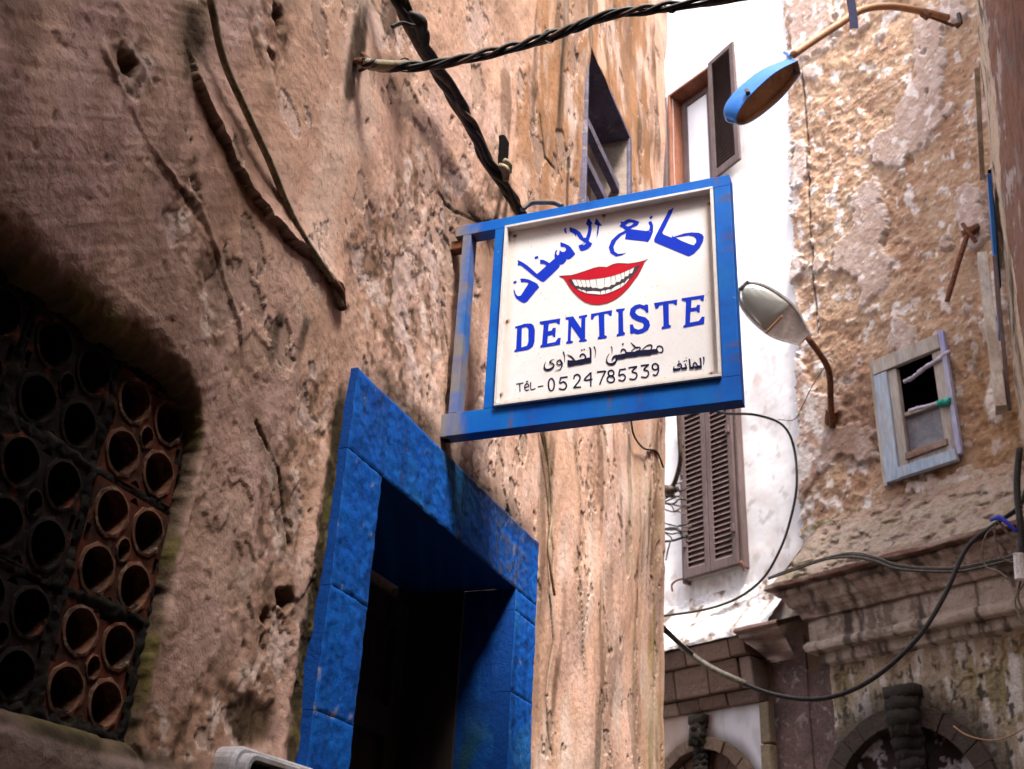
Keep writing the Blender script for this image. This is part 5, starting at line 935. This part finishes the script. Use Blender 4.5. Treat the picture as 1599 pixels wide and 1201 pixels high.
# ================================================================== LAMPS
# grey street lamp on the brown wall
gl = thing('street_lamp', 'pale grey cobra-head street lamp on a rusty curved arm, right of the sign', 'street lamp', F(1300, 665, .03))
pts = [F(1300, 668, .05), F(1297, 625, .16), F(1296, 590, .28), F(1288, 565, .42), F(1262, 528, .62)]
MB().tube(pts, .026, 10, 7).build('arm', M_rust, gl, True)
MB().tube([F(1297, 660, .02), F(1299, 640, .10)], .05, 8, 0).build('wall_plate', M_rust, gl); MB().tube([F(1286, 572, .36), F(1293, 560, .37), F(1300, 566, .33)], .008, 6, 4).build('clamp', M_whitetube, gl)
def lamp_head(root, p_tail, p_tip, w_, hgt, mshell, munder, mglass, up=(0, 0, 1), tail_w=.4, side=None, upt=None, glass_part=True, deep=False, shellname='housing'):
    """cobra head: tail -> tip axis; rounded outline; domed shell above a flat lower face"""
    a = np.array(p_tip) - np.array(p_tail); L_ = np.linalg.norm(a); a /= L_; s = np.cross(a, np.array(up if upt is None else upt, float)) if side is None else np.array(side, float); s -= a * (s @ a); s /= np.linalg.norm(s); u = np.cross(s, a)
    def outline(t):                       # half width
        if t < .42: return w_ * (tail_w + (1 - tail_w) * (math.sin(t / .42 * math.pi / 2)) ** 1.2)
        return w_ * math.sqrt(max(0, 1 - ((t - .42) / .58) ** 2.6)) if t < .999 else 0.0
    T = [0, .03, .08, .15, .22, .3, .4, .5, .6, .7, .78, .85, .91, .95, .98, .995]; nr = 10
    def P_(t, x, h): return np.array(p_tail) + a * L_ * t + s * x + u * h
    b = MB(); vs = []
    for t in T:
        w2 = outline(t)
        for k in range(nr + 1):
            q = math.pi * k / nr; vs.append(P_(t, w2 * (math.copysign(abs(math.cos(q)) ** .5, math.cos(q)) if deep else math.cos(q)), hgt * (math.sin(q) ** (.3 if deep else .6)) * (w2 / w_) ** .5 * (.75 + .25 * t)))
    m = nr + 1
    fs = [(i * m + k, i * m + k + 1, (i + 1) * m + k + 1, (i + 1) * m + k) for i in range(len(T) - 1) for k in range(nr)]; fs.append(tuple(range(m)))
    fs.append(tuple((len(T) - 1) * m + k for k in range(m))[::-1]); b.add(vs, fs); b.build(shellname, mshell, root, True)
    def ringpts(sc_, h, t0=0.0, t1=1.0):
        L1 = []; L2 = []
        for t in T:
            if t < t0 or t > t1: continue
            tt = .5 + (t - .5) * (1 - (1 - sc_) * w_ / L_ * 1.0) if sc_ < 1 else t; w2 = outline(t) * sc_; L1.append(P_(tt, w2, h)); L2.append(P_(tt, -w2, h))
        return L1 + L2[::-1]
    # rim
    r0, r1 = ringpts(1.0, 0), ringpts(.90, -.0); r2 = ringpts(1.0, -.022); r3 = ringpts(.90, -.022); n = len(r0); b = MB()
    b.add(r0 + r2 + r3 + r1, [(k + j * n, (k + 1) % n + j * n, (k + 1) % n + (j + 1) * n, k + (j + 1) * n) for j in range(3) for k in range(n)]); b.build('rim', mshell, root)
    dp = hgt * .16 if deep else -.008
    q = ringpts(.895, dp) ; b = MB(); b.add(q, [tuple(range(n))]);
    if deep:
        q2 = ringpts(.90, -.02); b.add(q2 + ringpts(.895, dp), [(k, (k + 1) % n, (k + 1) % n + n, k + n) for k in range(n)])
    b.build('underside', munder, root)
    if glass_part:
        g1 = ringpts(.84, -.012, .36, 1); n = len(g1); c_ = sum(g1) / n; vs = g1[:]; k_ = 4
        for j in range(1, k_):
            f = j / k_; vs += [c_ + (p - c_) * math.cos(f * math.pi / 2) - u * (.055 * math.sin(f * math.pi / 2)) for p in g1]
        fs = [(j * n + k, j * n + (k + 1) % n, (j + 1) * n + (k + 1) % n, (j + 1) * n + k) for j in range(k_ - 1) for k in range(n)] + [tuple((k_ - 1) * n + k for k in range(n))]; MB().add(vs, fs).build('glass_bowl', mglass, root, True)
    return a, s, u
tail = F(1256, 530, .62); tip = F(1156, 448, 1.02)
lamp_head(gl, tail, tip, .165, .12, M_lampgrey, M_lampgrey2, M_glass, side=(RM @ np.array([-.72, -.72, -.1])), tail_w=.42)
# blue lamp from the right wall
bl = thing('street_lamp', 'blue-sided empty street lamp head on a long tan curved arm near the top', 'street lamp', F(1492, 35, .1))
pts = [F(1500, 36, .1), F(1480, 28, .3), F(1440, 18, .55), F(1390, 10, .85), F(1345, 16, 1.1), F(1310, 38, 1.3), F(1270, 64, 1.5), F(1238, 86, 1.65)]
MB().tube(pts[1:], .030, 10, 7).build('arm', M_arm, bl, True)
MB().tube([F(1500, 36, .1), F(1488, 40, .2), F(1447, 24, .5)], .014, 8, 0).build('strut', M_rust, bl); MB().tube([F(1497, 22, .08), F(1500, 36, .1), F(1494, 42, .12)], .02, 8, 0).build('bracket', M_cable, bl)
MB().tube([F(1450, 26, .52), F(1441, 20, .55)], .036, 10, 0).build('collar', M_rust, bl)
tail = F(1250, 92, 1.60); tip = F(1140, 196, 2.0)
lamp_head(bl, F(1245, 104, 1.62), F(1146, 190, 1.98), .115, .20, M_lampblue, M_lampin, M_glass, upt=(RM @ np.array([-.45, .5, -.85])), tail_w=.52, glass_part=False, deep=True)
# hanging strap end and dark box at the very top
st = MB(); p0 = AT(1334, 44, 5.0); e = RM @ np.array([1, 0, 0.]); upv = RM @ np.array([0, 1., 0])
hw = .0175
vs = []; N_ = 8
for i in range(N_): 
    t = i / (N_ - 1); wv = .003 * math.sin(t * 5)
    for sx_, dd_ in ((-hw, 0), (hw, 0), (hw, .004), (-hw, .004)): vs.append(p0 + e * (sx_ + wv + .0) + np.array([0, 0, .30]) * t + RM @ np.array([0, 0, -1.]) * dd_)
st.add(vs, [(i * 4 + q, i * 4 + (q + 1) % 4, (i + 1) * 4 + (q + 1) % 4, (i + 1) * 4 + q) for i in range(N_ - 1) for q in range(4)] + [(3, 2, 1, 0), tuple((N_ - 1) * 4 + q for q in range(4))])
tag(st.build('hanging_strap', M_navy, None), 'short navy strap end hanging down at the top of the alley', 'strap')
MB().tube([F(1166, 141, 1.98), F(1168, 146, 2.03)], .018, 8, 0).build('latch', M_cable, bl)
MB().tube([F(1243, 118, 1.58), F(1232, 88, 1.66), F(1225, 82, 1.6)], .012, 8, 3).build('strap', M_lampblue, bl)
MB().tube([F(1196, 520, .86), F(1221, 494, .86)], .010, 8, 0).build('glass_hinge', M_lampin, gl); MB().tube([F(1155, 452, 1.05), F(1168, 440, 1.0)], .016, 8, 0).build('latch', M_cable, gl)
# rusty bracket on brown wall
rb_ = thing('rusty_bracket', 'rusty broken iron bracket sticking out of the brown wall above the small window', 'bracket', F(1515, 360, .0))
MB().tube([F(1530, 352, -.02), F(1515, 362, .12), F(1503, 366, .16)], [.03, .042, .03], 8, 5).build('socket', M_rust, rb_); MB().tube([F(1510, 368, .16), F(1495, 415, .2), F(1479, 470, .24)], .020, 8, 4).build('rod', M_rust, rb_); MB().tube([F(1503, 350, .16), F(1512, 362, .17), F(1524, 378, .14)], .016, 6, 3).build('bolt', M_rust, rb_)

# ================================================================== WOOD AND BLUE SHUTTER ON THE RIGHT EDGE
M_woodbright = mat('bleached_wood', (.42, .37, .32), (.28, .22, .17), scale=8, rough=.8, bump=.6, bscale=40, bdist=.006, stretch=(1, 1, .15))
ws = thing('window_shutter', 'weathered wood and blue painted shutter seen edge-on at the far right wall', 'shutter', (.7, 7.2, 5))
def rpt(px, py, off):                      # on the right wall, off metres proud
    x = .70
    for _ in range(8): p = RX(px, py, x); x = float(rxw(p[1], p[2])) - off
    return RX(px, py, x)
def plank(pts, wv, th, m, name, parent):
    """pts: centre line points; widths along y, thickness along x"""
    b = MB(); vs = []
    for p, w_ in zip(pts, wv if hasattr(wv, '__len__') else [wv] * len(pts)):
        for dy, dx in ((-w_ / 2, 0), (w_ / 2, 0), (w_ / 2, -th), (-w_ / 2, -th)): vs.append(p + np.array([dx, dy, 0]))
    n = len(pts); b.add(vs, [(i * 4 + q, i * 4 + (q + 1) % 4, (i + 1) * 4 + (q + 1) % 4, (i + 1) * 4 + q) for i in range(n - 1) for q in range(4)] + [(3, 2, 1, 0), tuple((n - 1) * 4 + q for q in range(4))]); return b.build(name, m, parent, bevel=.004)
def vplank(px0, py0, px1, py1, off, w_, th, m, name):
    th = th * 1.3
    p0 = rpt(px0, py0, off); p1 = rpt(px1, py1, off); return plank([p0, p1], w_, th, m, name, ws)
vplank(1530, 110, 1545, 420, .06, .07, .03, M_woodbright, 'board'); vplank(1541, 400, 1572, 640, .12, .14, .05, M_woodbright, 'board')
vplank(1548, 285, 1566, 520, .07, .22, .02, M_lampblue, 'blue_panel'); vplank(1556, 400, 1580, 640, .085, .03, .02, M_shutter, 'stile'); vplank(1548, 290, 1580, 660, .03, .42, .02, M_black, 'dark_gap')
vplank(1563, 560, 1592, 900, .06, .10, .03, M_woodbrown, 'post')

# ================================================================== WIRES AT THE FAR END
def wire(name, pts, r, m, label, cat='cable', group=None, parent=None, sm=7):
    o = MB().tube(pts, r, 7, sm).build(name, m, parent, True)
    if parent is None: tag(o, label, cat, group)
    return o
wire('hanging_cable', [W(1034, 980, -.02), F(1080, 1020, 1.3), F(1150, 1062, 1.2), F(1220, 1087, 1.1), F(1290, 1090, 1.0), F(1360, 1062, .9), F(1430, 1000, .8), F(1475, 930, .7), F(1510, 855, .6), F(1555, 818, .5), F(1592, 790, .45), F(1610, 740, .4)], .0155, M_cable, 'heavy black cable sagging in a deep loop in front of the moulded cornice')
o = bpy.data.objects['hanging_cable']; MB().tube([F(1062, 1008, 1.32), F(1105, 1040, 1.26), F(1165, 1068, 1.18)], .021, 8, 5).build('pale_sheath', M_cablegrey, o, True)
wire('loop_cable', [F(1085, 632, 1.2), F(1130, 645, .9), F(1180, 648, .6), F(1222, 664, .3), F(1240, 700, .1), F(1244, 760, .08), F(1232, 820, .06), F(1215, 865, .06), F(1190, 905, .06), F(1150, 935, .08), F(1100, 952, .12), F(1036, 962, .3)], .011, M_cable, 'black cable leaving under the sign and curving down the white wall')
for i, (dy, m_) in enumerate(((0, M_cable), (3, M_cablegrey), (-3, M_cablegrey), (5, M_cable))):
    wire('cornice_cable', [F(1200, 903 + dy * .3, .37), F(1240, 888 + dy * .5, .38), F(1290, 872 + dy * .4, .38), F(1330, 866 + dy, .40), F(1365, 872 + dy, .42), F(1400, 884 + dy, .42), F(1450, 889 + dy * .8, .42), F(1500, 888 + dy, .4), F(1548, 878 + dy, .4), F(1600, 865 + dy, .4)], .0065, m_, ['topmost thin black wire lying along the top of the brown cornice', 'thin grey wire in the middle of those along the brown cornice', 'uppermost grey wire lying along the brown cornice', 'lowest black wire sagging along the front of the brown cornice'][i], 'wire', 'thin wires along the cornice')
wire('thin_wire', [F(1489, 1134, .5), F(1510, 1148, .5), F(1545, 1156, .5), F(1575, 1150, .5), F(1612, 1130, .5)], .0045, M_copper, 'short bare reddish wire end curving in front of the dark arch', 'wire')
tg2 = thing('wire_tangle', 'tangle of wires with a blue tie at the right edge above the cornice', 'wires', F(1560, 830, .5))
for pts, r, m_ in (([(1556, 820), (1540, 835), (1533, 862), (1540, 885), (1560, 893), (1575, 905)], .006, M_cablegrey), ([(1552, 822), (1556, 850), (1562, 868), (1580, 878), (1600, 874)], .007, M_cable2), ([(1560, 815), (1575, 835), (1590, 855), (1604, 860)], .009, M_cable2), ([(1592, 700), (1588, 760), (1594, 830), (1596, 900)], .022, M_cable), ([(1604, 870), (1594, 905), (1590, 935), (1602, 960)], .007, M_cable2), ([(1596, 790), (1580, 800), (1560, 815)], .012, M_cable), ([(1600, 910), (1585, 940), (1603, 985)], .006, M_cablegrey)):
    MB().tube([F(x, y, .55) for x, y in pts], r, 7, 6).build('wire', m_, tg2, True)
MB().tube([F(1547, 812, .58), F(1560, 808, .6), F(1572, 816, .6), F(1588, 830, .58)], [.012, .018, .014, .01], 8, 6).build('blue_tie', M_blueplastic, tg2, True)
MB().tube([F(1591, 865, .6), F(1594, 905, .6)], .035, 10, 0).build('connector', M_lampgrey, tg2); 
wire('service_pipe', [F(1058, 620, 1.1), F(1061, 680, 1.05), F(1062, 720, 1.0), F(1054, 752, .9), F(1046, 765, .9)], .020, M_cable2, 'brown service cable hanging behind the sign beside the house corner')
wt = thing('wire_tangle', 'loose thin dark wires sprouting round the corner of the pink house', 'wires', F(1045, 790, .8))
rr3 = random.Random(9)
for i in range(18):
    a = rr3.uniform(-1.2, 1.2); x0, y0 = 1040, 770 + rr3.uniform(-10, 60); pts = [F(x0 - 12, y0, .8)]
    x, y = x0, y0
    for k in range(4): x += rr3.uniform(6, 15) * math.cos(a); y += rr3.uniform(4, 16) * math.sin(a) + 2; a += rr3.uniform(-.9, .9); pts.append(F(x, y, .8 + rr3.uniform(-.05, .05)))
    MB().tube(pts, .0065, 6, 5).build('wire', [M_cable, M_cable2, M_cablegrey][i % 3], wt, True)
MB().tube([F(1034, 762, .9), F(1046, 766, .92), F(1058, 764, .9)], [.03, .045, .02], 8, 4).build('splice', M_cable2, wt, True)
MB().tube([F(1030, 846, .7), F(1052, 844, .7), F(1074, 836, .7)], .010, 7, 4).build('wire', M_cable, wt, True)
wire('wall_wire', [W(985, 652, .01), W(990, 680, .012), W(1005, 700, .012), W(1025, 705, .012), W(1036, 730, .02)], .005, M_cable, 'thin dark wire stapled to the far corner of the pink house below the sign', 'wire')
wire('crack_wire', [W(846, 660, .01), W(856, 720, .012), W(862, 800, .012), W(857, 860, .01), W(866, 930, .01)], .005, M_conduit, 'thin olive wire running down the pink wall under the sign', 'wire')
wire('lamp_lead', [F(1290, 570, .35), F(1270, 600, .1), F(1255, 630, .06), F(1240, 655, .05), F(1215, 655, .08)], .0045, M_cablegrey, 'thin slack wire hanging from the arm of the grey street lamp', 'wire')
